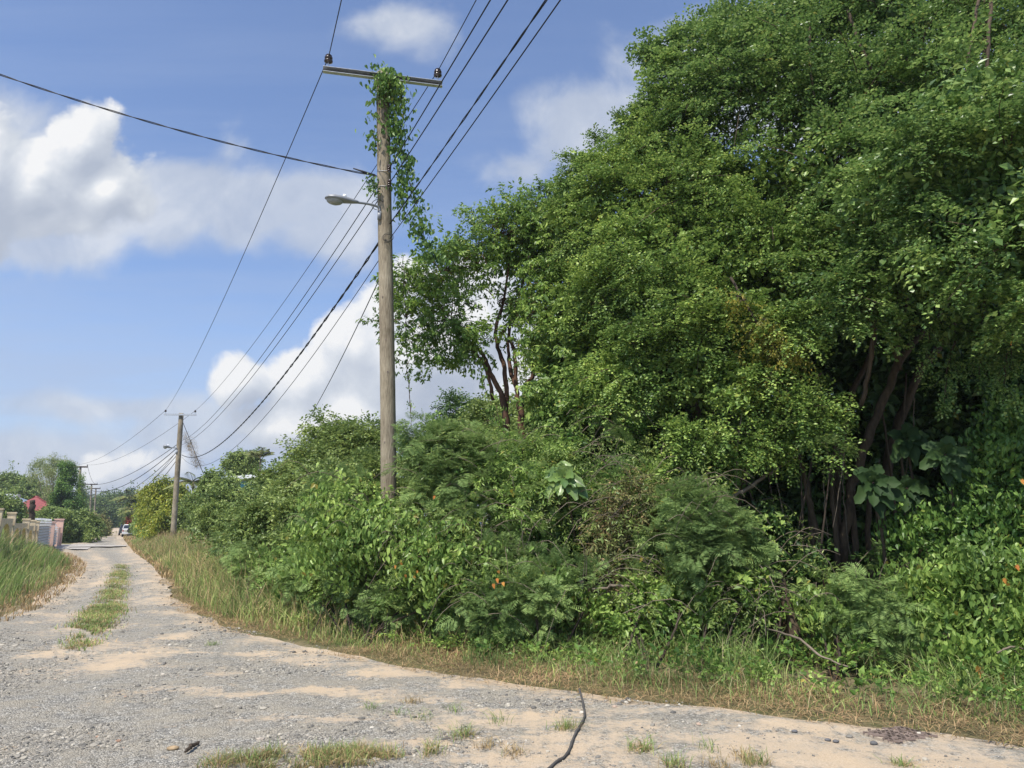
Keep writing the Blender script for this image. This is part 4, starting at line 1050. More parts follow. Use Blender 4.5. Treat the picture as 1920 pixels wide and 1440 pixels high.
# ------------------------------------------------------------------ fence on the left
def fx(Y): return at(109, 990, 60)[0] + .53 * (60 - Y)
FD = unit([-.53, 1, 0]); FA = math.atan2(FD[0], FD[1])
def fbox(g, Y, ln, w, z0, z1, off=0.0):            # a block centred on the fence line at depth Y
    g.box([fx(Y) + off, Y, (z0 + z1) / 2], (w, ln, z1 - z0), rz=-FA)
fen = thing('garden_wall', 'ochre wall of square pillars and arched openings behind the tall grass', 'wall', (fx(36), 36, 0))
for Y, h in ((24.5, 2.25), (28, 2.2), (32, 2.12), (37.6, 1.9), (40.6, 1.85), (42.6, 1.8)):
    g = Geo(); fbox(g, Y, .30, .30, 0, h); fbox(g, Y, .36, .36, h, h + .06); build('pillar', g, M['ochre'], fen)
for a, b_, h in ((24.7, 27.8, 1.9), (28.2, 31.8, 1.9), (32.2, 37.4, 1.72), (37.8, 40.4, 1.6), (40.8, 42.4, 1.6)):
    g = Geo(); n = max(1, round((b_ - a) / 2.6)); Lh = (b_ - a) * 1.132 / n
    for q in range(n):
        c0 = a + (b_ - a) * (q + .5) / n; V = []; K = 13
        for s_ in (-.09, .09):
            for k in range(K):
                th = math.pi * k / (K - 1); y_ = -math.cos(th) * Lh * .40
                V.append([s_, -math.cos(th) * Lh * .5, h]); V.append([s_, y_, .75 + math.sin(th) * (h - .95)])
        V = np.array(V); V = V @ rotz(-FA).T if False else V
        Rf = np.stack([[math.cos(FA), -math.sin(FA), 0], FD, [0, 0, 1.]], 1)
        V = V @ Rf.T + np.array([fx(c0), c0, 0]); f = []
        for k in range(K - 1):
            f += [[2 * k, 2 * k + 2, 2 * k + 3, 2 * k + 1], [2 * K + 2 * k, 2 * K + 2 * k + 1, 2 * K + 2 * k + 3, 2 * K + 2 * k + 2], [2 * k + 1, 2 * k + 3, 2 * K + 2 * k + 3, 2 * K + 2 * k + 1], [2 * k, 2 * K + 2 * k, 2 * K + 2 * k + 2, 2 * k + 2]]
        g.add(V, None, f)
    fbox(g, (a + b_) / 2, (b_ - a) * 1.12, .16, 0, .75)
    build('arched_panel', g, M['ochre'], fen)
wal = thing('breeze_block_wall', 'white pierced block wall between pink pillars at the driveway', 'wall', (fx(52), 52, 0))
def breeze(Ya, Yb, ha, hb):
    g = Geo(); gd = Geo(); Lw = (Yb - Ya) * 1.132; nx = int(Lw / .62)
    for i in range(nx):
        for j in range(11):
            t = (i + (.5 if j % 2 else 0) + .3) / nx; Yc = Ya + (Yb - Ya) * t; h = ha + (hb - ha) * t; z = .22 + j * .17
            if z < h + (.1 if i % 2 else -.05): fbox(g, Yc, .20, .30, z, z + .11)
    fbox(gd, (Ya + Yb) / 2, Lw, .08, .0, min(ha, hb) - .12)
    build('pierced_block', g, M['brick'], wal); build('backing', gd, M['shade'], wal)
breeze(43.2, 51.2, 2.05, 1.85); breeze(52.4, 57.6, 1.55, 1.45)
for Y, h in ((51.8, 1.80), (60.5, 2.05)):
    g = Geo(); fbox(g, Y, .55, .62, 0, h); fbox(g, Y, .65, .72, h, h + .08); build('pillar', g, M['pink'], wal)
g = Geo(); fbox(g, 59.0, 2.6, .35, 0, 1.45); build('side_panel', g, M['pink'], wal)
g = Geo(); g.tube([[fx(52), 52, 1.86], [fx(60), 60, 2.0]], .03, 6); build('rail', g, M['iron'], wal)
# the drive in front of the gate
g = Geo(); A, Bq, C_, D_ = at(98, 1026, 53), at(112, 1022, 62), at(128, 1022, 62), at(130, 1029, 51)
g.add([[A[0] - 1.5, A[1], .035], [Bq[0] - 2.5, Bq[1] + 1, .035], [C_[0] + 1.5, C_[1] + 1.5, .035], [D_[0] + 1.2, D_[1], .035]], None, [[0, 1, 2, 3]]); build('driveway', g, M['conc'], kind='structure')
g = Geo(); s_ = [at(128, 1026, 55), at(236, 1024, 57), at(238, 1021, 60), at(128, 1023, 59)]
g.add([[q[0], q[1], .075] for q in s_], None, [[0, 3, 2, 1]]); build('concrete_strip', g, M['conc'], kind='structure')
# charred palm stump and fence posts
g = Geo(); a = at(59, 984, 47); a[2] = 0; limb(g, [a, at(60, 965, 47), at(61, 938, 47)], [.22, .17, .15], 12); build('charred_stump', g, B['dark'], smooth=True, label='bare charred trunk standing behind the ochre wall', cat='dead tree')
for px, yt, Y, s_, lb in ((388, 993, 38, .06, 'thin grey fence post in the tall verge grass'), (449, 977, 27, .05, 'brown stick post among the bushes right of the grey one')):
    g = Geo(); t_ = at(px, yt, Y); g.tube([[t_[0], t_[1], -.1], [t_[0], t_[1], t_[2]]], s_, 8); build('fence_post', g, M['fence'] if px < 400 else B['twig'], label=lb, cat='fence post')

# ------------------------------------------------------------------ houses
def house(loc_px, Y, w, dep, h, rh, rot, label, wall, roof, gable=True, name='house'):
    c = at(*loc_px, Y); c[2] = 0; o = thing(name, label, 'house', c); Rz = rotz(rot)
    def P(v): return np.asarray(v, float) @ Rz.T + c
    g = Geo(); v = [[x, y, z] for z in (-.5, h) for x, y in ((-w / 2, 0), (w / 2, 0), (w / 2, dep), (-w / 2, dep))]
    g.add(P(v), None, [[0, 1, 5, 4], [1, 2, 6, 5], [2, 3, 7, 6], [3, 0, 4, 7]]); build('wall', g, wall, o)
    e = .5; g = Geo()
    if gable:      # hipped roof
        v = [[-w / 2 - e, -e, h], [w / 2 + e, -e, h], [w / 2 + e, dep + e, h], [-w / 2 - e, dep + e, h], [-w / 2 + dep * .35, dep / 2, h + rh], [w / 2 - dep * .45, dep / 2, h + rh]]
        f4 = [[0, 1, 5, 4], [2, 3, 4, 5]]; f3 = [[1, 2, 5], [3, 0, 4]]
        g.add(P(v), f3, f4); g.add(P([[a, b, z - .18] for a, b, z in v[:4]] + v[:4]), None, [[0, 1, 5, 4], [1, 2, 6, 5], [2, 3, 7, 6], [3, 0, 4, 7], [3, 2, 1, 0]])
    else:
        v = [[-w / 2 - e, -e, h + .1], [w / 2 + e, -e, h + rh], [w / 2 + e, dep + e, h + rh], [-w / 2 - e, dep + e, h + .1]]
        g.add(P(v + [[a, b, z + .28] for a, b, z in v]), None, [[0, 1, 5, 4], [1, 2, 6, 5], [2, 3, 7, 6], [3, 0, 4, 7], [4, 5, 6, 7], [3, 2, 1, 0]])
    build('roof', g, roof, o)
    for x in (-w * .3, w * .05, w * .33):
        g = Geo(); g.box([0, 0, 0], (1, 1, 1)); g.v[0] = P(g.v[0] * [1.1, .08, 1.1] + [x, -.03, h - 1.25]).astype(np.float32); fr_ = build('window', g, M['white'], o)
        g = Geo(); g.box([0, 0, 0], (1, 1, 1)); g.v[0] = P(g.v[0] * [.9, .08, .9] + [x, -.05, h - 1.25]).astype(np.float32); pn = build('pane', g, M['glass'], o); pn.parent = fr_
    return o, P
hr, P_ = house((52, 984), 82, 6.0, 8.0, 2.6, 2.3, .35, 'low cream house with a red hipped roof behind the ochre wall', M['cream'], M['roofred'])
g = Geo(); g.box(P_([-2.3, .6, 4.55]), (2.0, 1.2, .8), rz=.35); build('parapet', g, M['white'], hr)
g = Geo(); v = P_([[-3.2, -2.6, 2.5], [-.6, -2.6, 2.5], [-.6, .2, 3.6], [-3.2, .2, 3.6], [-3.2, -2.6, 2.2], [-.6, -2.6, 2.2], [-.6, .2, 3.3], [-3.2, .2, 3.3]]); g.add(v, None, [[0, 1, 2, 3], [4, 5, 1, 0], [5, 6, 2, 1], [7, 4, 0, 3], [7, 6, 5, 4]]); build('porch_roof', g, M['roofblue'], hr)
house((2, 984), 105, 7, 7, 4.0, 1.6, .2, 'pale house with a blue grey roof at the far left edge', M['cream'], M['roofblue'])
house((462, 984), 62, 2.6, 5, 5.2, .35, -.1, 'teal house with a white roof edge rising above the bushes', M['teal'], M['white'], False)
# ------------------------------------------------------------------ vegetation
def L3(lst): return [(at(px, py, Y), r) for px, py, Y, r in lst]
def leaders(g, gb, tips, kind, size, n=36):
    """long arching shoots that break the crown's outline, set with sprigs along their outer two thirds"""
    for (x0, y0, x1, y1, Y) in tips:
        a, b = at(x0, y0, Y + .3), at(x1, y1, Y); m = (a + b) / 2 + np.array([0, 0, .12 * np.linalg.norm(b - a)])
        q, r = wig([a, m, b], [.016, .010, .003], 8, .25); gb.tube(q, r, 4, False)
        for br in range(5):
            i = int(len(q) * (.3 + .6 * br / 5)); d = unit(q[min(i + 2, len(q) - 1)] - q[i] + 1e-6); sd = unit(np.cross(d, [0, 0, 1.]) * (1 if br % 2 else -1) + d * .9 + rng.normal(0, .25, 3)); Lb = .32 * np.linalg.norm(b - a) * (1.1 - br * .12)
            tt = np.linspace(0, 1, 5)[:, None]; qb = q[i] + sd * Lb * tt + np.array([0, 0, -.1 * Lb]) * tt * tt; gb.tube(qb, np.linspace(.006, .002, 5), 3, False)
            t = rng.random((7, 1)); P = q[i] + sd * Lb * t; scatter(g, kind, P, sd + rng.normal(0, .5, (7, 3)), size * rng.uniform(.7, 1.1, 7))
        t = .3 + .7 * rng.random(n); P = np.stack([np.interp(t * (len(q) - 1), range(len(q)), q[:, j]) for j in range(3)], 1)
        scatter(g, kind, P, unit(b - a) + rng.normal(0, .55, (n, 3)), size * rng.uniform(.7, 1.1, n))
def plant(name, label, cat, base, lumps, kind, leaf, bark='bark', stems=True, shoots=None, group=None, sr=.05, fol='foliage', stm='stem', limbs=None, extra=None, nstem=99, **kw):
    lumps = L3(lumps)
    b = at(base[0], 984, base[1]); b[2] = float(gz(base[1]))
    o = thing(name, label, cat, b, group)
    g = Geo(); gb = Geo()
    crown(g, gb, lumps, kind, **kw)
    if extra:
        for kind2, frac, kw2 in extra: crown(g, gb, [(c, r * frac) for c, r in lumps], kind2, **kw2)
    if stems:
        for c, r in lumps[:nstem]:
            s0 = b + np.array([rng.normal(0, .12), rng.normal(0, .12), -.1]); m = (s0 + c) / 2 + np.array([rng.normal(0, .1) * r, rng.normal(0, .1), r * .15])
            limb(gb, [s0, m, c], [sr, sr * .7, sr * .35], 6)
    if limbs:
        for pts, rad in limbs: limb(gb, [at(*p) for p in pts], rad, 9)
    if shoots: leaders(g, gb, shoots, kind, .95)
    build(fol, g, L[leaf], o)
    if gb.v: build(stm, gb, B[bark], o, smooth=True)
    return o
KT = dict(fol='crown', stm='trunk')
ND = dict(dens=26, nspr=9)

# ---- big trees on the right --------------------------------------------------------------------------------
plant('tree', 'tallest tree filling the upper right, with brown trunks leaning in its shade', 'tree', (1585, 11.6),
  [(1262, 125, 12.6, .36), (1238, 95, 12.7, .26), (1300, 105, 12.8, .36), (1275, 215, 12.7, .36), (1330, 85, 12.8, .42), (1385, 75, 12.8, .55), (1465, 40, 12.8, .95), (1540, 10, 12.8, 1.3), (1640, 60, 12.2, 1.2), (1760, 40, 12.0, 1.2), (1880, 60, 11.4, 1.2), (1980, 150, 11, 1.2), (1560, -130, 12.8, 1.4), (1760, -130, 12.4, 1.4),
   (1290, 190, 12.8, .8), (1390, 150, 12.2, 1.1), (1500, 170, 11.9, 1.1), (1620, 210, 11.6, 1.1), (1740, 200, 11.3, 1.1), (1860, 220, 10.8, 1.1), (1960, 330, 10.4, 1.0),
   (1560, 330, 11.2, 1.1), (1690, 350, 10.9, 1.1), (1820, 370, 10.4, 1.0), (1910, 440, 10.0, .9), (1640, 450, 10.7, .95), (1750, 460, 10.3, .85), (1850, 520, 10.0, .75), (1580, 560, 10.7, .75), (1920, 600, 9.9, .7), (1800, 620, 10.2, .55),
   (1700, 320, 9.3, .62), (1625, 400, 9.8, .5), (1770, 240, 8.9, .7), (1850, 160, 8.8, .6), (1800, 380, 8.9, .7), (1890, 300, 8.6, .75), (1900, 450, 8.5, .7), (1990, 380, 8.2, .8), (1730, 470, 9.4, .55), (1840, 540, 9.0, .5), (1930, 570, 8.5, .45), (1980, 160, 8.6, .8), (2060, 560, 8.2, .8)],
  'fine', 'fine', 'bark', shoots=[(1310, 160, 1205, 98, 12.6), (1320, 190, 1218, 172, 12.6), (1330, 110, 1255, 55, 12.7), (1350, 90, 1300, 42, 12.8), (1380, 80, 1345, 14, 12.8), (1420, 60, 1385, -20, 12.9), (1310, 250, 1232, 218, 12.6), (1300, 130, 1228, 128, 12.5), (1470, 60, 1440, -40, 12.6), (1600, 480, 1560, 640, 10.3), (1760, 560, 1735, 690, 9.9), (1850, 560, 1835, 720, 9.6), (1690, 520, 1680, 640, 10.1), (1900, 620, 1880, 760, 9.2), (1540, 700, 1500, 850, 10.6), (1790, 640, 1770, 760, 9.8)],
  dens=17, nspr=22, size=1.22, gap=.505, gapf=1.5, spray=1.0, upj=.30, droop=.12, reach=1.08, out=.42, twig=.5, back=.25, stems=False, **KT,
  extra=[('clump', .62, dict(dens=10, nspr=7, gap=.26, back=1.0, twig=0, size=.75))],
  limbs=[([(1560, 1175, 11.4), (1585, 1000, 11.3), (1612, 870, 11.2), (1660, 740, 11.1), (1700, 660, 11.2), (1780, 560, 11.6), (1850, 380, 11.8)], [.07, .07, .068, .062, .055, .045, .03]),
         ([(1684, 695, 11.15), (1680, 640, 11.2), (1700, 545, 11.3), (1690, 420, 11.5), (1650, 250, 12)], [.06, .055, .05, .04, .025]),
         ([(1640, 1130, 12.1), (1660, 900, 12.2), (1705, 740, 12.2), (1760, 650, 12.2), (1850, 500, 12.2), (1890, 250, 12)], [.075, .075, .072, .066, .055, .035]),
         ([(1600, 1130, 11.6), (1570, 960, 11.7), (1590, 760, 11.8), (1640, 600, 11.9), (1560, 300, 12.2), (1530, 100, 12.6)], [.06, .055, .05, .045, .04, .03]),
         ([(1560, 1160, 11.3), (1545, 1060, 11.3), (1522, 960, 11.3), (1500, 860, 11.4), (1450, 700, 11.8)], [.05, .05, .045, .035, .02]),
         ([(1575, 1160, 11.25), (1568, 1000, 11.2), (1560, 900, 11.3), (1575, 760, 11.5)], [.04, .04, .035, .02]),
         ([(1610, 1150, 11.3), (1602, 1000, 11.3), (1590, 900, 11.3), (1555, 800, 11.4)], [.05, .045, .035, .02]),
         ([(1640, 1150, 11.5), (1628, 1010, 11.5), (1632, 900, 11.5)], [.05, .045, .03]),
         ([(1512, 1160, 11.3), (1510, 1080, 11.3), (1522, 1010, 11.3), (1515, 900, 11.5)], [.055, .05, .045, .03]),
         ([(1700, 1060, 11), (1698, 930, 11), (1690, 850, 11), (1700, 700, 11.2)], [.02, .02, .018, .012]),
         ([(1500, 1200, 11), (1478, 1140, 11), (1466, 1090, 11)], [.10, .085, .06]),
         ([(1530, -60, 12.6), (1600, 60, 12.2), (1650, 110, 12.2)], [.02, .03, .02]), ([(1860, 500, 11), (1845, 200, 11), (1850, -60, 11)], [.04, .04, .03]), ([(1790, 300, 11.2), (1790, 100, 11.3), (1800, -60, 11.3)], [.03, .03, .03]),
         ([(1590, 20, 11.2), (1612, 80, 11.1), (1640, 145, 11.1), (1660, 200, 11.2)], [.028, .026, .02, .01]), ([(1518, 40, 11.1), (1522, 150, 11.0), (1545, 265, 11.0)], [.022, .02, .012]), ([(1835, 0, 10.3), (1815, 110, 10.2), (1800, 190, 10.2)], [.024, .02, .01]), ([(1858, 0, 10.2), (1850, 130, 10.1), (1848, 250, 10.1)], [.028, .026, .02]), ([(1640, 600, 10.3), (1632, 680, 10.4), (1615, 760, 10.6)], [.03, .035, .035])])
plant('tree', 'wide spreading tree with fine leaves in the middle, left of the tallest tree', 'tree', (1290, 13.2),
  [(1085, 312, 13.4, .28), (1078, 355, 13.4, .24), (1195, 240, 13.5, .32), (1240, 205, 13.4, .42), (1052, 402, 13.6, .22), (1140, 325, 13.5, .55), (1225, 285, 13.5, .75), (1290, 300, 13.2, 1.0), (1140, 400, 13.3, .95), (1230, 390, 12.8, 1.05), (1340, 370, 12.4, 1.1), (1440, 330, 12.0, 1.0), (1190, 500, 12.8, 1.0), (1300, 490, 12.2, 1.05), (1410, 470, 11.7, 1.0), (1500, 500, 11.4, .85), (1130, 560, 13.0, .8),
   (1240, 610, 12.2, 1.0), (1350, 600, 11.7, .95), (1450, 620, 11.3, .8), (1180, 690, 12.3, .9), (1290, 710, 11.8, .85), (1390, 720, 11.3, .7)],
  'fine', 'mid', 'bark', shoots=[(1150, 330, 1050, 292, 13.4), (1140, 370, 1038, 345, 13.4), (1130, 400, 1030, 378, 13.5), (1180, 300, 1108, 255, 13.5), (1200, 270, 1160, 215, 13.5), (1250, 240, 1195, 188, 13.4), (1280, 780, 1240, 900, 11.8), (1370, 780, 1340, 900, 11.2), (1210, 760, 1180, 860, 12.1), (1440, 700, 1420, 830, 11.1)],
  dens=19, nspr=22, size=1.05, gap=.505, gapf=1.7, spray=1.0, upj=.30, droop=.2, reach=1.05, out=.4, twig=.3, back=.2, stems=False, **KT,
  extra=[('clump', .62, dict(dens=11, nspr=7, gap=.25, back=1.0, twig=0, size=.75))],
  limbs=[([(1340, 1150, 12.6), (1330, 950, 12.6), (1300, 750, 12.8), (1260, 500, 13.2), (1200, 330, 13.6)], [.12, .11, .09, .07, .03]), ([(1345, 1100, 12.6), (1400, 850, 12.4), (1430, 600, 12.2), (1440, 400, 12.2)], [.09, .08, .06, .03]), ([(1300, 1000, 12.8), (1230, 800, 12.8), (1180, 600, 13.2), (1120, 420, 13.6)], [.08, .07, .05, .02])])
plant('tree', 'copper barked tree with forked bare trunks just right of the near pole', 'tree', (985, 15.2),
  [(775, 535, 14.8, .55), (760, 600, 14.6, .45), (790, 660, 14.6, .45), (835, 520, 15.0, .8), (845, 600, 14.8, .75), (905, 500, 15.3, .75), (880, 640, 14.8, .5), (935, 450, 15.4, .85), (985, 440, 15.6, .8), (930, 560, 15.2, .7), (1030, 400, 15.4, .75), (1010, 500, 15.5, .9), (1070, 470, 15.0, .8), (1075, 390, 15.2, .6), (1060, 560, 15.0, .8)],
  'gumbo', 'gumbo', 'gumbo', dens=18, nspr=9, gap=.44, gapf=1.4, droop=.16, reach=1.1, twig=.8, back=.7, stems=False, **KT,
  limbs=[([(962, 960, 15.2), (950, 830, 15.1), (945, 755, 15.0), (920, 700, 15.0), (905, 665, 15.0), (885, 645, 15.0), (840, 600, 14.9), (790, 570, 14.8)], [.09, .075, .062, .048, .044, .04, .03, .018]),
         ([(948, 790, 15.1), (947, 700, 15.2), (933, 650, 15.3), (930, 610, 15.3), (945, 560, 15.4), (960, 450, 15.5)], [.055, .05, .045, .04, .03, .018]),
         ([(933, 645, 15.3), (950, 610, 15.4), (965, 590, 15.5), (1010, 480, 15.6)], [.04, .035, .03, .02]),
         ([(925, 750, 15.0), (915, 705, 14.9), (905, 680, 14.9), (880, 650, 14.8)], [.04, .035, .03, .02]),
         ([(985, 960, 15.3), (980, 830, 15.2), (976, 770, 15.2), (968, 730, 15.2), (965, 660, 15.3), (955, 620, 15.4), (985, 520, 15.5)], [.09, .075, .066, .048, .042, .034, .018]),
         ([(976, 770, 15.3), (990, 720, 15.4), (1000, 700, 15.4), (1015, 600, 15.4), (1040, 500, 15.4)], [.06, .05, .045, .035, .02]), ([(968, 725, 15.2), (957, 690, 15.3), (952, 640, 15.4)], [.05, .045, .03])])
plant('tree', 'bright green drooping leaved tree filling the gap behind the copper trunks', 'tree', (1110, 14.6),
  [(1090, 440, 14.8, .8), (1060, 640, 14.3, .75), (1110, 560, 14.2, .9), (1130, 660, 13.8, .8), (1045, 730, 13.9, .6), (1100, 760, 13.6, .75), (1170, 780, 13.0, .7), (1050, 800, 13.8, .5)],
  'gumbo', 'mid', 'bark', dens=16, nspr=16, spray=.8, gap=.36, back=.3, twig=.3, **KT, extra=[('clump', .8, dict(dens=8, nspr=7, gap=.2, back=1., twig=0))])
# shaded wood behind the front trees
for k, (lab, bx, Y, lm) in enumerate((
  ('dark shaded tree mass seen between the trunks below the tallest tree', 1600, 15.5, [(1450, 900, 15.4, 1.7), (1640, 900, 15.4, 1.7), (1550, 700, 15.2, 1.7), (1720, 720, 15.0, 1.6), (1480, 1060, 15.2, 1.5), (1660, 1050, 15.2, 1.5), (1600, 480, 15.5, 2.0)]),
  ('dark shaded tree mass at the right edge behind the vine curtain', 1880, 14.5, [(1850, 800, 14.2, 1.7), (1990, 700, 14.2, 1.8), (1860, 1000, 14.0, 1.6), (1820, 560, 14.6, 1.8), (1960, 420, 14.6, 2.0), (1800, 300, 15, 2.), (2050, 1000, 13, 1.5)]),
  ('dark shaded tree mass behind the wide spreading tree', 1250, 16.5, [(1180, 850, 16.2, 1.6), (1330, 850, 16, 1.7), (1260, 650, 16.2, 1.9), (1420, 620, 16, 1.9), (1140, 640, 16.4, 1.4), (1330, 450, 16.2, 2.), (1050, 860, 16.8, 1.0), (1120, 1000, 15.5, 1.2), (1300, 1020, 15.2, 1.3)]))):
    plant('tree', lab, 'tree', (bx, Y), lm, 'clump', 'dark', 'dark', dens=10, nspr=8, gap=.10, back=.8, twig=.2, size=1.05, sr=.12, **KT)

# ---- low growth in front --------------------------------------------------------------------------------------
BANK = []
def bush(label, base, lumps, kind='broad', leaf='vine', cat='shrub', name='shrub', **kw):
    if lumps[0][2] < 13 and 'curtain' not in label and cat != 'branch': BANK.extend(lumps)
    d = dict(dens=34, nspr=8, gap=.40, gapf=2.1, back=.3, twig=.25, droop=.22, sr=.022, bark='dark')
    d.update(kw); return plant(name, label, cat, base, lumps, kind, leaf, **d)
bush('rounded vine covered mound right of the copper trunks with narrow bright leaves', (1000, 12), [(985, 895, 11.9, .72), (930, 940, 11.7, .55), (1050, 870, 12.1, .6), (1010, 960, 11.5, .6), (905, 1000, 11.5, .45), (1090, 930, 11.8, .5)], 'narrow', 'vine', dens=55, nspr=10)
bush('dark leaved shrub in the hollow below the rounded vine mound', (1050, 11.6), [(1000, 1030, 11.4, .55), (1080, 1010, 11.5, .5), (960, 1060, 11.2, .4), (1110, 1060, 11.2, .4)], 'broad', 'vined', dens=30)
bush('feathery leaved tree shrub right beside the near pole', (835, 11.9), [(788, 812, 12.0, .25), (820, 850, 11.9, .4), (880, 855, 11.9, .42), (850, 910, 11.7, .45), (905, 900, 11.8, .36), (805, 930, 11.6, .28)], 'fern', 'fern', dens=62, nspr=9, gap=.42, gapf=2.2, reach=1.15, droop=.25,
     stems=False, limbs=[([(870, 1100, 11.6), (848, 1000, 11.5), (830, 930, 11.5), (806, 870, 11.7), (770, 840, 11.8)], [.030, .028, .024, .016, .008]), ([(828, 1100, 11.7), (815, 980, 11.6), (790, 900, 11.7), (785, 840, 11.8)], [.02, .018, .014, .008])], bark='twig')
bush('heart leaved vine tangle hiding the foot of the near pole', (720, 12), [(640, 960, 12.2, .6), (700, 985, 12.0, .45), (760, 1000, 11.6, .42), (690, 1030, 11.7, .45), (610, 1020, 12.0, .45), (800, 1020, 11.3, .5), (860, 1010, 11.2, .45)], 'heart', 'vine', dens=42, nspr=6, name='vine_mound', cat='vine')
bush('vine tangle with orange dead leaves between the pole and the rounded mound', (860, 11.3), [(850, 1070, 11.0, .42), (790, 1080, 11.0, .38), (900, 1075, 10.9, .4), (930, 1030, 11.2, .35)], 'heart', 'vine', dens=40, nspr=6, name='vine_mound', cat='vine')
bush('grey green leafy shrub left of the near pole above the heart leaved vines', (590, 16), [(565, 925, 17.5, .55), (505, 965, 18, .5), (630, 925, 15.5, .55), (565, 970, 16, .55), (470, 985, 18, .42), (690, 900, 14.6, .5), (610, 900, 16.5, .45), (530, 945, 19, .5)], 'broad', 'hedge', dens=50, nspr=10, size=1.0)
bush('mixed shrub with yellowing leaves halfway along the right verge', (450, 20), [(440, 985, 23, .6), (410, 975, 27, .7), (485, 1000, 19.5, .5), (530, 1018, 16.5, .45), (468, 1018, 19, .42), (570, 1010, 15, .42)], 'broad', 'hedge', dens=46, nspr=10, size=1.15)
bush('light green vine patch left of the heart leaved tangle', (560, 13.5), [(570, 1035, 14.2, .42), (620, 1050, 13.2, .38), (515, 1030, 16, .42), (560, 1060, 14.2, .28)], 'heart', 'vine', dens=40, nspr=6, name='vine_mound', cat='vine')
FK = dict(kind='fern', leaf='fern', dens=66, nspr=7, gap=.44, gapf=2.4, reach=1.2, droop=.3, flat=.8, name='fern_shrub', cat='shrub', sr=.010, stems=True)
bush('low feathery shrub in the verge grass farthest left', (470, 13.6), [(470, 1045, 17, .38), (520, 1062, 15.5, .38), (430, 1018, 20, .42)], **FK)
bush('low feathery shrub below the light green vine patch', (590, 11.8), [(575, 1080, 13.8, .36), (630, 1085, 13.2, .36), (665, 1050, 12.8, .34)], **FK)
bush('broad feathery shrub in front of the near pole', (710, 10.8), [(690, 1105, 12.2, .38), (745, 1090, 12., .38), (800, 1120, 11.4, .36), (740, 1135, 11.5, .26)], **FK)
bush('dark feathery shrub at the front below the orange dead leaves', (930, 10.4), [(900, 1110, 10.6, .34), (950, 1115, 10.4, .36), (1000, 1120, 10.3, .32), (935, 1155, 10.2, .24)], **FK)
bush('tall feathery shrub in front of the dry tangle', (1310, 10.2), [(1300, 960, 10.3, .40), (1340, 1000, 10.1, .42), (1270, 1010, 10.2, .36), (1320, 1050, 10.0, .36), (1380, 1030, 10.1, .26), (1310, 920, 10.4, .2)], **FK)
bush('feathery shrub in front of the vine curtain at the right', (1650, 8.7), [(1630, 1100, 9.1, .28), (1670, 1120, 9.0, .28), (1610, 1140, 9.1, .2), (1690, 1165, 8.9, .22), (1650, 1190, 8.8, .2)], **FK)
bush('dry twig tangle hanging with dead creeper in the centre right', (1190, 10.9), [(1190, 950, 11.0, .45), (1180, 1020, 10.8, .40), (1230, 970, 10.9, .35), (1140, 970, 11.0, .3), (1200, 1070, 10.6, .25)], 'twigs', 'brown', dens=26, nspr=7, gap=.40, name='dry_tangle', cat='dead creeper', droop=.7, bark='twig')
bush('olive green creeper thinly covering the dry twig tangle', (1180, 11), [(1190, 930, 10.9, .45), (1150, 1000, 10.8, .38), (1240, 990, 10.8, .4), (1190, 1060, 10.6, .3)], 'narrow', 'olive', dens=46, nspr=8, name='vine_mound', cat='vine', droop=.5, stems=False)
bush('bright vine clump on the verge left of the dry tangle', (1030, 10), [(1010, 1080, 10.8, .36), (1060, 1095, 10.6, .34), (980, 1060, 11.0, .32), (1110, 1105, 10.4, .3)], 'heart', 'vine', dens=46, nspr=6, name='vine_mound', cat='vine')
bush('bright vine clump at the front below the dry tangle', (1190, 9.3), [(1160, 1110, 10.3, .34), (1220, 1110, 10.2, .34), (1190, 1150, 10.0, .25), (1280, 1105, 10.2, .3)], 'broad', 'vine', dens=50, nspr=8, name='vine_mound', cat='vine')
bush('bright vine clump at the front below the tall feathery shrub', (1330, 9.2), [(1340, 1100, 10.1, .34), (1390, 1120, 9.9, .32), (1330, 1150, 9.8, .24), (1410, 1165, 9.6, .22)], 'broad', 'vine', dens=50, nspr=8, name='vine_mound', cat='vine')
bush('glossy broad leaved sapling beside the split dead stump', (1440, 9.3), [(1430, 1120, 9.9, .2), (1460, 1110, 9.9, .14), (1400, 1080, 10, .2)], 'broad', 'vine', dens=40, nspr=7, size=1.35, name='sapling', cat='sapling')
bush('pale green vine clump between the trunks and the feathery shrub at right', (1560, 8.8), [(1555, 1120, 9.5, .24), (1560, 1170, 9.3, .24), (1600, 1150, 9.3, .24), (1530, 1165, 9.4, .16)], 'heart', 'vine', dens=44, nspr=6, name='vine_mound', cat='vine')
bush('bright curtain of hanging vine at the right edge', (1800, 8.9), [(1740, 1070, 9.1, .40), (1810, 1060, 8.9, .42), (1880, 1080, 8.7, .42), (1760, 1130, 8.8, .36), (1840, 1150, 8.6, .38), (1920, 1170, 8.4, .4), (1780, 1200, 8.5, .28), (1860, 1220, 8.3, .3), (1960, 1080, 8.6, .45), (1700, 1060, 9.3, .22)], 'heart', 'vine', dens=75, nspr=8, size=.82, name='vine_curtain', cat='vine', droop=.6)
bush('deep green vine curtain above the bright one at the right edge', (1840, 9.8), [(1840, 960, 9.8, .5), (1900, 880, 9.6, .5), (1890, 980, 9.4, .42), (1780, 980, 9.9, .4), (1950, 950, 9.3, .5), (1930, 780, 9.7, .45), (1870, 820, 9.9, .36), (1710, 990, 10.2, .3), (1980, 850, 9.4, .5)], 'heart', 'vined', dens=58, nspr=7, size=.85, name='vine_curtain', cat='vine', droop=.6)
bush('dim low undergrowth shrub between the trunks', (1480, 10.8), [(1460, 1040, 11.0, .45), (1420, 1000, 11.2, .4), (1500, 1090, 10.6, .35), (1690, 1070, 10.6, .36)], 'broad', 'dark', dens=26, nspr=8)
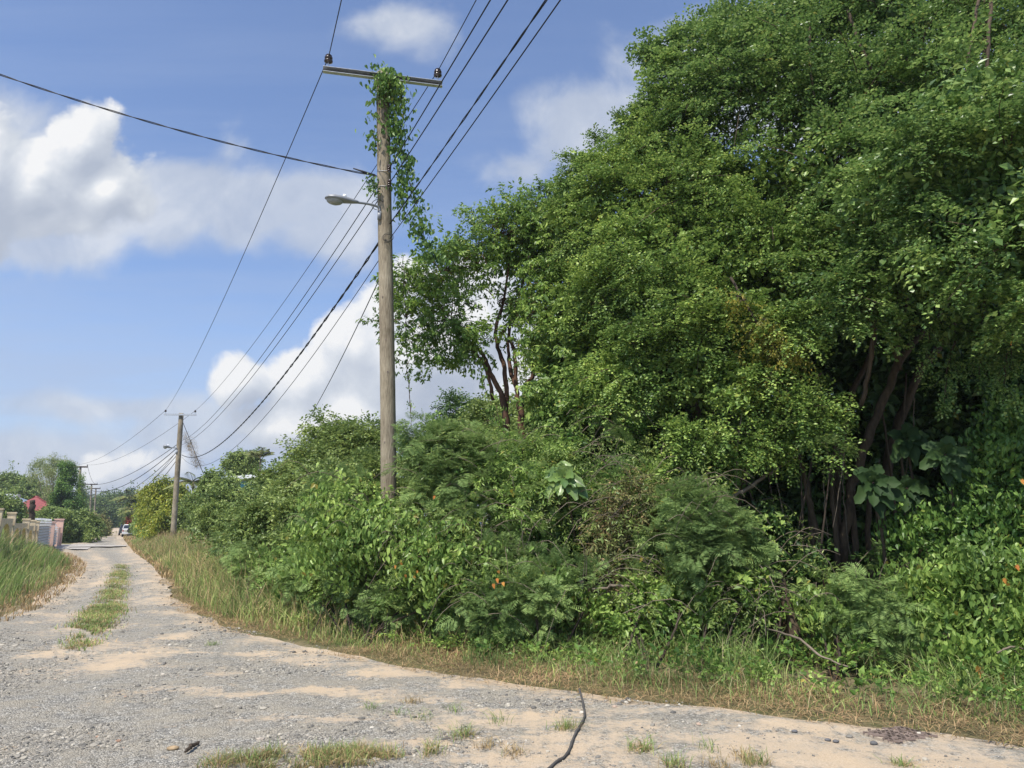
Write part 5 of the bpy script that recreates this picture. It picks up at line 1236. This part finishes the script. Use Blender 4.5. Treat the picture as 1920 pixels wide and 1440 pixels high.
bush('lower hanging spray of the shaded thicket left of the leaning trunk', (1480, 11.2), [(1560, 850, 10.4, .20), (1500, 790, 10.7, .5), (1430, 830, 10.9, .45), (1540, 770, 10.6, .35), (1360, 800, 11.1, .5), (1290, 830, 11.3, .5), (1240, 900, 11.4, .45)], 'fine', 'mid', dens=36, nspr=10, gap=.36)
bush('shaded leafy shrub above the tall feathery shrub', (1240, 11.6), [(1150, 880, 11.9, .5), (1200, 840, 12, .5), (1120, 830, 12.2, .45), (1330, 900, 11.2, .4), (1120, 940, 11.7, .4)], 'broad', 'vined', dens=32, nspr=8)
bush('yellow green dying branch hanging through the spreading tree', (1410, 11.3), [(1395, 560, 10.9, .22), (1425, 610, 10.8, .3), (1460, 660, 10.7, .3), (1440, 710, 10.7, .25)], 'narrow', 'yellow', dens=34, nspr=8, name='dying_branch', cat='branch', gap=.40, size=.8, droop=.5, stems=False, twig=1.0,
     limbs=[([(1370, 520, 11.0), (1410, 590, 10.8), (1465, 670, 10.6)], [.02, .018, .008])])
bush('bush above the feathery shrub in front of the copper trunks', (900, 14), [(760, 955, 14.6, .55), (800, 935, 14.8, .5), (720, 950, 14.8, .5), (780, 900, 15.2, .45), (840, 960, 14.2, .5), (880, 860, 13.5, .5), (930, 850, 13.6, .45), (840, 830, 14, .4), (900, 890, 13, .5), (950, 880, 13, .4)], 'broad', 'hedge', dens=38, nspr=8, size=1.1)
bush('leafy weeds mixed through the feathery shrubs in front of the near pole', (680, 11.2), [(570, 1095, 13.6, .28), (625, 1105, 13.0, .3), (680, 1110, 12.4, .32), (740, 1115, 12.0, .32), (800, 1105, 11.6, .34), (850, 1120, 11.2, .32), (650, 1065, 13, .34), (730, 1055, 12.4, .36), (510, 1080, 14.8, .28)], 'broad', 'vine', dens=40, nspr=8, name='weed_patch', cat='weeds', size=.85)
bush('dark leafy weeds mixed through the front feathery shrub below the orange leaves', (960, 10.9), [(900, 1140, 10.8, .30), (960, 1140, 10.6, .32), (1020, 1140, 10.5, .3), (860, 1090, 11.2, .3)], 'narrow', 'vined', dens=40, nspr=8, name='weed_patch', cat='weeds')
bush('yellowish fine leaved creeper draped left of the rounded vine mound', (890, 11.4), [(885, 960, 11.3, .22), (870, 1000, 11.2, .24), (895, 1030, 11.1, .2)], 'narrow', 'lime', dens=50, nspr=8, name='creeper_patch', cat='vine', size=.7, droop=.5)
bush('pale green climber with drooping leaves at the foot of the copper trunks', (935, 13), [(930, 850, 12.9, .22), (915, 830, 13.0, .18), (950, 875, 12.8, .2)], 'heart', 'gumbo', dens=40, nspr=6, name='creeper_patch', cat='vine', size=1.1)
# ground cover between the shrubs
def cover():
    g = Geo(); n = 9000
    p, o = verge_pts(RE, n, 1.0, 7.0, 5.5, 30, 1, .8)
    z = .03 + .30 * rng.random(len(p)) * np.clip((o - .8) / 1.2, .2, 1); P = np.stack([p[:, 0], p[:, 1], z], 1)
    D = np.stack([rng.normal(-.2, .6, len(p)), rng.normal(-.5, .5, len(p)), rng.random(len(p)) * .9], 1)
    scatter(g, 'broad', P, D, rng.uniform(.8, 1.3, len(p)))
    build('ground_cover', g, L['vined'], kind='stuff', label='low leafy ground cover under the bushes', cat='ground cover')
    g = Geo(); p, o = verge_pts(RE, 7000, .8, 3.8, 5.5, 24, 1)
    P = np.stack([p[:, 0], p[:, 1], .05 + .12 * rng.random(len(p))], 1); scatter(g, 'broad', P, np.stack([rng.normal(-.2, .6, len(p)), rng.normal(-.5, .5, len(p)), rng.random(len(p))], 1), rng.uniform(.45, .8, len(p)))
    build('verge_weeds', g, L['vine'], kind='stuff', label='small leafy weeds among the verge grass', cat='weeds')
    g = Geo(); p, o = verge_pts(RE, 1800, .6, 4, 5.5, 16, 1); P = np.stack([p[:, 0], p[:, 1], .04 + .05 * rng.random(len(p))], 1)
    scatter(g, 'twigs', P, rng.normal(0, 1, (len(p), 3)) * [1, 1, .25], np.full(len(p), .8), 1.5); build('dead_twig_litter', g, L['brown'], kind='stuff', label='dead twigs littering the ground under the bushes', cat='twigs')
cover()
def tangle():
    lm = L3([q for q in BANK if q[1] > 830]); P = []; Dd = []
    for c, r in lm:
        n = int(70 * r / .35); d = rdir(n, -.2); d = d[d[:, 1] < .25]
        P.append(c + d * r * rng.uniform(.85, 1.12, (len(d), 1))); Dd.append(d)
    P = np.vstack(P); Dd = np.vstack(Dd) + np.array([0, -.2, 0]) + rng.normal(0, .5, (len(P), 3)); k = P[:, 2] > .12; P, Dd = P[k], Dd[k]
    sel = (vnoise(P, 1.5) * 3.2 + rng.random(len(P)) * .5).astype(int) % 4
    for q, (kd, lf, sz, nm, lb) in enumerate((('heart', 'vine', .85, 'creeper_leaves', 'light green creeper leaves straggling over the bushes of the bank'), ('narrow', 'hedge', .9, 'creeper_leaves', 'narrow creeper leaves straggling over the bushes of the bank'), ('fern', 'fern', .9, 'fern_fronds', 'scattered feathery fronds poking out of the bank'), ('broad', 'vined', .9, 'creeper_leaves', 'deep green leaves straggling over the bushes of the bank'))):
        g = Geo(); i = sel == q; scatter(g, kd, P[i], Dd[i], rng.uniform(.7, 1.2, i.sum()) * sz, .5); build(nm, g, L[lf], kind='stuff', label=lb, cat='creeper')
    g = Geo(); 
    for _ in range(330):
        a = int(rng.integers(len(lm))); c, r = lm[a]; d = rdir(1, .0)[0]; d[1] = -abs(d[1]); p0 = c + d * r * 1.02; dirn = np.array([rng.normal(0, 1), rng.normal(0, .25), rng.normal(.1, .4)]); dirn = unit(dirn); Ln = rng.uniform(.3, 1.0)
        t = np.linspace(0, 1, 8)[:, None]; q = p0 + dirn * Ln * t + np.array([0, -.10, 0]) * np.sin(t * 3.14) + np.array([0, 0, 1.]) * (.12 * np.sin(t * 3.1) - .35 * t * t * Ln); q += np.cumsum(rng.normal(0, .012, q.shape), axis=0)
        if q[:, 2].min() > .05: g.tube(q, np.linspace(.0055, .003, 8), 4, False)
    build('vine_stems', g, B['twig'], kind='stuff', label='thin dry vine stems tangled over the bank', cat='stems')
tangle()

# ---- big leaved rosettes
def rosette(px, py, Y, s, label, n=15, seed=0, face=(-.1, -1, .25)):
    rg = np.random.default_rng(seed); c = at(px, py, Y); b = np.array([c[0] + .15, c[1] + .35, 0.])
    o = thing('big_leaf_plant', label, 'plant', b, 'large leaved plants in the thicket'); g = Geo()
    fz = unit(face); a = unit(np.cross([0, 0, 1.], fz)); u = np.cross(fz, a)
    for k in range(n):
        ring = k / n; th = k * 2.399 + rg.normal(0, .15); el = (.95 - 1.05 * ring) 
        d = unit((a * math.cos(th) + u * math.sin(th)) * math.cos(el) + fz * math.sin(el) + np.array([0, 0, -.18 - .2 * ring]))
        Ln = s * (.55 + .5 * ring) * rg.uniform(.85, 1.1); W = Ln * .58
        sd = unit(np.cross(fz, d)); nn = unit(np.cross(d, sd)); 
        if nn @ fz < 0: nn = -nn
        V = []; m = 9; bend = rg.normal(0, .035)
        for i in range(m):
            t = i / (m - 1); w = W * math.sin(math.pi * min(1, t * .93 + .04) ** .85) ** .8 * .5 + .004
            cen = c + d * (.03 + Ln * t) + np.array([0, 0, -1.]) * Ln * .28 * t * t
            for q in (-1, -.5, 0, .5, 1):
                V.append(cen + sd * (w + .014 * math.sin(i * 2.1 + k) * abs(q)) * q + sd * bend * t * t + nn * (abs(q) * w * .30 + .012 * math.sin(t * 26 + 0 * q) * abs(q)))
        f = [[i * 5 + j, i * 5 + j + 1, i * 5 + j + 6, i * 5 + j + 5] for i in range(m - 1) for j in range(4)]
        g.add(V, None, f)
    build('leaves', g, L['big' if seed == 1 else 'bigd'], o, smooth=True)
    g = Geo(); limb(g, [b, (b + c) / 2 + [.1, .05, .1], c], [.03, .024, .014], 7); build('stem', g, B['bark'], o, smooth=True)
rosette(1058, 895, 11.0, .36, 'large leaved plant with pale drooping leaves on the rounded vine mound', 15, 1, (-.1, -1, .5))
rosette(1637, 905, 10.0, .36, 'large leaved plant in front of the leaning trunk', 17, 2)
rosette(1772, 852, 9.7, .34, 'large leaved plant highest to the right of the leaning trunk', 16, 3, (-.25, -1, .3))
rosette(1700, 822, 10.6, .34, 'dark large leaved plant behind the other two on the right', 14, 4)
rosette(1700, 915, 10.2, .30, 'shaded large leaved plant between the two front ones on the right', 11, 5)
rosette(1650, 740, 11.5, .26, 'dim large leaved plant highest up against the leaning trunk', 9, 6)

# ---- dead stump, loose branches
g = Geo(); limb(g, [at(1496, 1195, 9.6), at(1478, 1140, 9.7), at(1468, 1095, 9.8), at(1462, 1070, 9.9)], [.09, .07, .05, .025], 9, .03); build('dead_stump', g, B['bark'], smooth=True, label='split leaning dead stump beside the glossy sapling', cat='stump')
for pts, rad, lb in ((((1350, 945, 10.9), (1400, 915, 11), (1455, 880, 11.1), (1500, 850, 11.3)), (.035, .032, .025, .015), 'long brown branch slanting up to the right from the feathery shrub'),
                     (((1180, 1100, 9.9), (1150, 1098, 10), (1110, 1105, 10.1)), (.02, .022, .012), 'short grey branch lying across the bright vine clumps'),
                     (((1590, 1250, 8.0), (1540, 1230, 8.3), (1490, 1195, 8.8), (1440, 1180, 9.2)), (.008, .012, .014, .008), 'thin dead branch arching over the ground below the stump'),
                     (((1870, 1225, 8.0), (1900, 1212, 8.0), (1935, 1222, 8.0)), (.010, .012, .008), 'thin bare twig poking out at the lower right edge'),
                     (((1425, 1060, 9.6), (1445, 1085, 9.5), (1458, 1120, 9.4)), (.008, .007, .003), 'pale bent twig over the glossy sapling'),
                     (((1920, 395, 9.5), (1875, 385, 9.6), (1810, 415, 9.8), (1760, 440, 10)), (.012, .010, .007, .004), 'bare branch reaching in from the upper right edge')):
    g = Geo(); limb(g, [at(*p) for p in pts], list(rad), 6, .1); build('bare_branch', g, B['twig'], smooth=True, label=lb, cat='branch')
def few(name, label, spots, leaf, size):
    o = thing(name, label, 'dead leaves', at(*spots[0]) * [1, 1, 0]); g = Geo()
    for px, py, Y in spots:
        c = at(px, py, Y); d = np.array([0, 0, -1.]) + rng.normal(0, .3, 3); h = heart(c, unit(d), unit([-.2, -1, .3]), size * rng.uniform(.8, 1.2), size * .7)
        g.add(h, [[0, 1, 2], [0, 2, 3], [0, 3, 4], [0, 4, 5], [0, 5, 6], [0, 6, 7]])
    build('leaves', g, L[leaf], o)
few('dead_leaf_cluster', 'orange dead leaves hanging at the foot of the vine curtain by the right edge', [(1840, 1258, 7.9), (1878, 1262, 7.85), (1882, 1280, 7.8), (1836, 1250, 7.9)], 'orange', .075)
few('dead_leaf_cluster', 'orange dead leaves in the bright vine clump below the rounded mound', [(932, 1085, 9.6), (925, 1095, 9.6), (943, 1092, 9.6), (934, 1070, 9.6)], 'orange', .06)
few('dead_leaf_cluster', 'yellow orange leaves on the vine tangle right of the near pole', [(752, 1055, 10.6), (760, 1077, 10.5), (783, 1070, 10.5), (777, 1080, 10.5), (815, 930, 11), (742, 1060, 10.6)], 'orange', .055)
few('dead_leaf_cluster', 'yellow leaves on the rounded vine mound', [(962, 925, 11), (966, 960, 10.9), (958, 918, 11), (1205, 1045, 10), (1290, 462, 11)], 'yellow', .07)
few('dead_leaf_cluster', 'orange leaves in the tree at the upper right edge', [(1856, 365, 9.4), (1875, 530, 9.2), (1898, 640, 9), (1915, 900, 8.7), (1905, 1060, 8.3), (1882, 1085, 8.3), (1888, 1095, 8.3)], 'orange', .07)
# ---- creepers
def creeper(label, strands, kind='heart', leaf='vine', dens=26, size=.8, spread=.06, name='climbing_vine'):
    o = thing(name, label, 'vine', at(*strands[0][0][0]) * [1, 1, 0]); g = Geo(); gb = Geo()
    for pts, w in strands:
        P = [at(*p) for p in pts]; q, r = wig(P, [.008] * len(P), 8, .3); gb.tube(q, .006, 4)
        l = np.r_[0, np.cumsum(np.linalg.norm(np.diff(q, axis=0), axis=1))]; n = int(l[-1] * dens * (w / .1)) + 3; t = rng.random(n) * l[-1]
        c = np.stack([np.interp(t, l, q[:, i]) for i in range(3)], 1) + rng.normal(0, w * .5, (n, 3)); a = rng.random(n) * 6.283
        D = np.stack([np.cos(a), np.sin(a) - .5, -.2 + rng.normal(0, .3, n)], 1); scatter(g, kind, c - D * .08, D, np.full(n, size) * rng.uniform(.7, 1.2, n))
    build('leaves', g, L[leaf], o); build('stem', gb, B['bark'], o, smooth=True); return o
creeper('green creeper smothering the top of the near pole and trailing down to the right',
  [([(700, 152, 12.78), (720, 148, 12.72), (748, 156, 12.78)], .19), ([(715, 150, 12.8), (716, 180, 12.78), (722, 205, 12.8)], .12), ([(735, 155, 12.85), (742, 200, 12.85), (737, 240, 12.85)], .13), ([(752, 165, 12.9), (752, 200, 12.9)], .08),
   ([(728, 145, 13), (738, 220, 12.95), (748, 270, 12.95), (760, 300, 12.95), (768, 345, 12.9), (782, 385, 12.9), (792, 430, 12.9), (806, 470, 12.95), (826, 495, 13.2)], .10),
   ([(757, 330, 12.9), (755, 380, 12.9), (764, 405, 12.9), (790, 450, 12.9)], .08), ([(740, 220, 12.85), (748, 250, 12.85), (738, 300, 12.9)], .09), ([(702, 240, 12.9), (701, 285, 12.9)], .045), ([(702, 215, 12.9), (704, 225, 12.9)], .03)], leaf='vined', dens=42, size=1.05)
creeper('small creeper clump around the cable clamp on the near pole', [([(700, 330, 12.8), (700, 350, 12.78), (702, 370, 12.8)], .085)], leaf='vined', dens=50, size=.7)
creeper('green vine rope hanging straight down behind the near pole', [([(756, 480, 13.3), (760, 600, 13.3), (763, 690, 13.3), (767, 730, 13.3), (770, 775, 13.2), (772, 800, 13.1)], .012), ([(763, 690, 13.3), (767, 730, 13.3), (770, 775, 13.2)], .03)], dens=24, size=.45)
creeper('leafy vine trailing from the copper tree crown down past its trunks', [([(862, 500, 14.4), (858, 560, 14.3), (866, 620, 14.3), (885, 660, 14.2), (905, 710, 14.2), (925, 770, 14.2), (935, 830, 14.0)], .06), ([(930, 760, 14.2), (940, 830, 13.9), (928, 870, 13.6)], .10), ([(880, 640, 14.3), (878, 690, 14.2)], .04)], dens=20, size=.9)
for k in range(9):
    px = [1395, 1460, 1545, 1580, 1712, 1245, 1330, 1650, 1500][k]; y0 = [760, 800, 860, 880, 740, 830, 860, 860, 620][k]; Y = 10.9 + .1 * k
    g = Geo(); limb(g, [at(px, y0, Y), at(px + rng.normal(0, 8), y0 + 60, Y), at(px + rng.normal(0, 14), y0 + 150 + rng.random() * 100, Y)], [.009, .008, .005], 5, .3)
    build('hanging_stem', g, B['twig'], smooth=True, label=['thin bare stem hanging at the left of the dark hollow under the spreading tree', 'bare stem hanging inside the dark hollow above the long slanting branch', 'pale bare stem hanging just left of the trunk cluster', 'bare stem hanging in front of the trunk cluster', 'bare stem hanging right of the leaning trunk', 'bare stem hanging above the dry tangle', 'bare stem hanging above the tall feathery shrub', 'bare stem hanging beside the large leaved plant', 'bare stem hanging high inside the tallest tree'][k], cat='stem', group='bare stems hanging in the thicket')

# ---- trees and hedges beyond, right side
plant('tree', 'layered green tree standing left of the near pole above the bushes', 'tree', (650, 24), [(606, 800, 24, .42), (640, 822, 24, .65), (690, 820, 23.5, .65), (604, 845, 24, .65), (660, 850, 23.5, .95), (720, 850, 23, .9), (680, 890, 22, .8), (590, 885, 24, .8), (640, 900, 22.5, .8)], 'mid', 'hedge', dens=24, nspr=9, size=1.5, gap=.36, reach=1.1, droop=.05, flat=.75, sr=.08, **KT)
plant('tree', 'low spreading tree left of the layered green one', 'tree', (545, 29), [(548, 890, 30, .75), (578, 868, 29, .7), (520, 905, 30, .7), (560, 915, 28, .9), (530, 935, 27, .8), (590, 925, 25, .9)], 'mid', 'hedge', dens=20, nspr=8, size=1.8, gap=.34, flat=.8, sr=.08, **KT)
plant('tree', 'rounded dark green tree below the small palm', 'tree', (455, 66), [(445, 868, 66, 1.1), (466, 866, 66, 1.1), (456, 876, 66, 1.2), (436, 880, 66, .7)], 'clump', 'hedge', dens=13, nspr=8, size=1.2, gap=.3, **KT)
plant('tree', 'small dark tree between the near pole and the copper trunks', 'tree', (860, 30), [(855, 775, 30, .75), (880, 800, 30, .6), (845, 815, 30, .65), (870, 830, 30, .8), (895, 820, 30, .5), (860, 860, 29, .9)], 'mid', 'dark', dens=22, nspr=8, size=1.7, gap=.25, **KT)
plant('tree', 'dim tree filling in behind the copper trunks', 'tree', (950, 22), [(930, 770, 22, .5), (915, 800, 22, .6), (960, 790, 22, .7), (1000, 750, 20, .8), (1010, 830, 19, .9), (940, 840, 21, .9), (1030, 700, 19, .8)], 'mid', 'hedge', dens=18, nspr=8, size=1.5, gap=.36, **KT)
plant('shrub', 'dark bushy shrub left of the teal house', 'shrub', (395, 40), [(402, 908, 41, .8), (388, 930, 41, .9), (418, 925, 40, .8), (440, 945, 36, .85), (405, 960, 36, 1.0), (385, 960, 41, .9), (425, 905, 42, .5)], 'clump', 'hedge', dens=15, nspr=8, size=1.0, gap=.28)
plant('shrub', 'leafy shrub hiding the foot of the teal house', 'shrub', (470, 34), [(472, 938, 36, .7), (508, 915, 36, .75), (500, 955, 30, .75), (450, 968, 30, .75), (535, 965, 24, .65), (485, 988, 25, .6)], 'clump', 'hedge', dens=16, nspr=8, size=.85, gap=.28)
plant('shrub', 'yellow green mango like tree behind the second pole', 'tree', (300, 58), [(305, 922, 58, 1.25), (288, 938, 60, 1.05), (330, 925, 58, 1.05), (304, 955, 58, 1.3), (332, 955, 57, 1.1), (286, 968, 60, 1.0), (305, 980, 56, 1.0), (335, 985, 56, .8)], 'drop', 'lime', dens=13, nspr=8, size=1.4, gap=.26, **KT)
plant('shrub', 'green creeper hedge right of the second pole', 'hedge', (360, 50), [(362, 960, 55, 1.2), (380, 985, 52, 1.0), (358, 1000, 54, .8), (398, 992, 46, .9), (422, 1002, 38, .7)], 'clump', 'hedge', dens=15, nspr=8, size=1.1, gap=.2)
plant('shrub', 'flowering hedge with yellow blossoms beside the white off roader', 'hedge', (275, 80), [(279, 980, 84, 1.2), (290, 988, 80, 1.3), (281, 1000, 78, .9), (300, 1000, 70, 1.1), (320, 1003, 62, 1.0), (279, 968, 88, 1.3)], 'clump', 'vine', dens=13, nspr=8, size=1.3, gap=.2)
o = thing('blossom', 'yellow blossoms scattered on the hedge by the white off roader', 'flowers', at(275, 984, 80) * [1, 1, 0]); g = Geo(); n = 90
P = np.array([at(rng.normal(275, 9), rng.normal(991, 8), 76.4) for _ in range(n)]); scatter(g, 'broad', P, rng.normal(0, 1, (n, 3)), np.full(n, 1.5)); build('petals', g, L['flower'], o)
plant('shrub', 'small rust red shrub above the white off roader', 'shrub', (246, 112), [(247, 976, 112, .7), (252, 983, 111, .8)], 'clump', 'red', dens=14, nspr=7, size=1.3, gap=.1)
plant('shrub', 'olive bush hiding the right half of the white off roader', 'shrub', (257, 103), [(261, 992, 102, .9), (262, 1001, 101, .7)], 'clump', 'hedge', dens=16, nspr=7, size=1.1, gap=.1)
# ---- far background
for i, (lab, bx, Y, lm, lf, sz) in enumerate((
  ('distant dark tree over the end of the road', 215, 205, [(215, 955, 205, 4.), (200, 965, 205, 4.), (232, 962, 200, 4.), (212, 975, 200, 3.)], 'far', 3.2),
  ('distant tree left of the road end behind the weeds', 185, 190, [(185, 965, 190, 4.), (172, 975, 185, 3.5), (196, 978, 180, 3.)], 'far', 3.0),
  ('shadowy tree closing the road end beside the parked cars', 230, 225, [(228, 972, 232, 4.), (238, 963, 230, 4.5), (250, 952, 228, 5.), (222, 984, 236, 3.), (236, 985, 236, 3.)], 'dark', 3.0),
  ('distant palm topped tree behind the off roader', 250, 125, [(262, 962, 125, 2.0), (268, 952, 120, 1.8), (262, 975, 120, 1.5)], 'hedge', 1.9),
  ('far tree behind the creeper covered pole', 165, 175, [(160, 960, 175, 4), (150, 970, 170, 4.), (168, 978, 170, 3.)], 'far', 2.8),
  ('spreading tree at the far left horizon', 25, 120, [(20, 918, 120, 2.6), (42, 918, 120, 2.2), (5, 922, 120, 2.4), (55, 930, 118, 1.8), (30, 935, 118, 2.2), (-20, 925, 120, 3.)], 'hedge', 1.9),
  ('tree behind the red roofed house', 75, 130, [(75, 945, 130, 2.8), (90, 950, 125, 2.6), (60, 950, 130, 2.2), (30, 955, 130, 2.5)], 'hedge', 2.0),
  ('small tree in front of the pale house at the far left', 12, 66, [(8, 950, 66, 1.2), (20, 958, 65, 1.0), (2, 962, 64, 1.1), (-25, 955, 64, 1.6)], 'hedge', 1.4),
  ('bush below the conical tree behind the driveway wall', 105, 72, [(95, 972, 74, 1.1), (115, 975, 72, 1.1), (75, 975, 76, 1.)], 'hedge', 1.3),
  ('rounded green bush left of the road past the driveway', 150, 76, [(135, 985, 76, 1.3), (157, 978, 76, 1.3), (172, 986, 76, 1.0), (150, 998, 74, 1.1), (128, 1000, 74, .9), (172, 1002, 73, .7)], 'hedge', 1.25),
  ('weedy olive bush at the left road edge beyond the rounded one', 198, 112, [(192, 992, 112, 1.0), (184, 984, 115, 1.4), (198, 998, 110, .6)], 'olive', 1.5))):
    plant('tree' if 'tree' in lab else 'shrub', lab, 'tree' if 'tree' in lab else 'bush', (bx, Y), lm, 'clump', lf, dens=11 if sz < 2.5 else 6, nspr=8, size=sz, gap=.25, sr=.15 if sz > 1.5 else .05, **KT)
# conical dark tree with tiered boughs
ct = at(113, 872, 84); cb = at(122, 984, 84); cb[2] = 0; o = thing('tree', 'dark conical tree with tiered boughs left of the creeper covered pole', 'tree', cb); g = Geo(); gb = Geo(); gb.tube([cb, ct], [.22, .04], 8)
for k in range(15):
    t = k / 14; z = cb[2] + 1.0 + (ct[2] - cb[2] - 1.0) * t; rad = 2.5 * (1 - t) ** .8 + .2
    for j in range(int(11 - 6 * t)):
        a = rng.random() * 6.283; e = np.array([cb[0] + math.cos(a) * rad, cb[1] + math.sin(a) * rad, z - .15]); s_ = np.array([cb[0] + (ct[0] - cb[0]) * t, cb[1], z + .1]); gb.tube([s_, e], [.04, .015], 3, False)
        m = 26; tt = rng.random(m)[:, None] ** .6; P = s_ + (e - s_) * tt + rng.normal(0, .14, (m, 3)); scatter(g, 'clump', P, np.tile(e - s_, (m, 1)) + rng.normal(0, .8, (m, 3)), rng.uniform(.9, 1.5, m))
build('crown', g, L['vined'], o); build('trunk', gb, B['dark'], o)
# airy bamboo
b0 = at(100, 984, 92); b0[2] = 0; o = thing('bamboo', 'airy pale bamboo clump rising behind the conical tree', 'bamboo', b0); g = Geo(); gb = Geo()
for k, (px, py) in enumerate(((72, 872), (80, 866), (90, 876), (100, 862), (110, 868), (122, 868), (133, 876), (96, 884), (68, 890))):
    e = at(px, py, 92 + rng.normal(0, 1)); q, r = wig([b0 + [rng.normal(0, .4), 0, 0], (b0 + e) / 2 + [0, 0, .8], e, e + [(e[0] - b0[0]) * .25, 0, -.5]], [.06, .05, .03, .01], 6, .2); gb.tube(q, r, 5)
    for c in q[6:]:
        m = 15; scatter(g, 'drop', c + rng.normal(0, .32, (m, 3)), rng.normal(0, .7, (m, 3)) + [0, 0, -.4], rng.uniform(.7, 1.2, m))
build('leaves', g, leafmat('bamboo_leaf', (.10, .16, .06), (.15, .21, .09), (.22, .28, .13), tr=.35, oddf=.002), o); build('culms', gb, B['twig'], o)
# creeper on the third pole
o = thing('climbing_vine', 'green creeper wrapped round the distant third pole', 'vine', at(150, 984, Y3) * [1, 1, 0]); g = Geo(); n = 420; t = rng.random((n, 1))
P = at(152, 892, Y3 - .2) + (at(149, 950, Y3 - .2) - at(152, 892, Y3 - .2)) * t + rng.normal(0, .22, (n, 3)); scatter(g, 'drop', P, rng.normal(0, .7, (n, 3)) + [0, 0, -.6], rng.uniform(.8, 1.4, n))
n = 60; P = np.array([at(rng.normal(157, 3), 905 + 25 * rng.random(), Y3) for _ in range(n)]); scatter(g, 'drop', P, rng.normal(0, .7, (n, 3)) + [0, 0, -.6], rng.uniform(.5, .9, n)); build('leaves', g, L['vine'], o)
g = Geo(); a, b_ = at(147, 880, Y3), at(126, 918, Y3); g.tube([a, a + (b_ - a) * 1.9], .035, 5); build('guy_wire', g, M['black'], label='guy wire slanting left from the creeper covered pole', cat='guy wire')
# ---- palms
def palm(px, py, Y, s, label, n=13, seed=0, up=.3, leaf='palm'):
    rg = np.random.default_rng(seed); c = at(px, py, Y); b = np.array([c[0], c[1], float(gz(Y))]); o = thing('palm_tree', label, 'palm', b, 'coconut palms showing above the bushes'); g = Geo(); gb = Geo()
    limb(gb, [b, (b + c) / 2 + [.15, 0, 0], c], [.16, .10, .06], 8, .02)
    for k in range(n):
        a = k * 2.4; el = up + 1.1 * rg.random() * (1 - k / n) ; d = np.array([math.cos(a) * math.cos(el), math.sin(a) * math.cos(el), math.sin(el)]); q = []
        for i in range(9):
            t = i / 8; q.append(c + d * s * t + np.array([0, 0, -s * .45 * t * t]))
        q = np.array(q); gb.tube(q, np.linspace(.022, .008, 9), 4, False)
        V = []; F_ = []
        for i in range(26):
            t = .12 + .88 * i / 25; p = np.array([np.interp(t * 8, range(9), q[:, j]) for j in range(3)]); p2 = np.array([np.interp(min(8, t * 8 + .3), range(9), q[:, j]) for j in range(3)]); tg = unit(p2 - p + d * .01); sd = unit(np.cross(tg, [0, 0, 1.]))
            for sg in (-1, 1):
                V += leaf_quad(p, unit(tg * .5 + sd * sg + np.array([0, 0, -.55])), np.array([0, 0, 1.]), s * .26 * math.sin(math.pi * (t * .8 + .15)), (.05 + .0012 * Y) * s / 2, .1); m = len(V); F_ += [[m - 4, m - 1, m - 2], [m - 4, m - 2, m - 3]]
        g.add(V, F_)
    build('crown', g, L[leaf], o); build('trunk', gb, B['twig'], o, smooth=True)
palm(488, 858, 64, 1.7, 'small coconut palm rising behind the rounded dark tree', 15, 1, .55)
palm(362, 903, 52, 1.9, 'coconut palm with drooping fronds beside the second pole', 13, 2, .1)
palm(246, 930, 118, 3.0, 'distant coconut palm arching over the road left of the yellow green tree', 14, 3, .1)
palm(250, 955, 112, 2.4, 'yellowing coconut palm just above the parked cars', 12, 4, .0)

# ---- thin humid air
def make_haze():
    g = Geo(); g.box([0, 150, 22], (1400, 900, 48.4)); m, nt, out = new_mat('humid_air')
    v = N(nt, 'ShaderNodeVolumePrincipled', inp={'Color': (.82, .88, .95, 1), 'Density': .00045, 'Anisotropy': .25}); nt.links.new(v.outputs[0], out.inputs['Volume'])
    build('haze', g, m, kind='stuff', label='thin humid haze in the air', cat='haze')
make_haze()
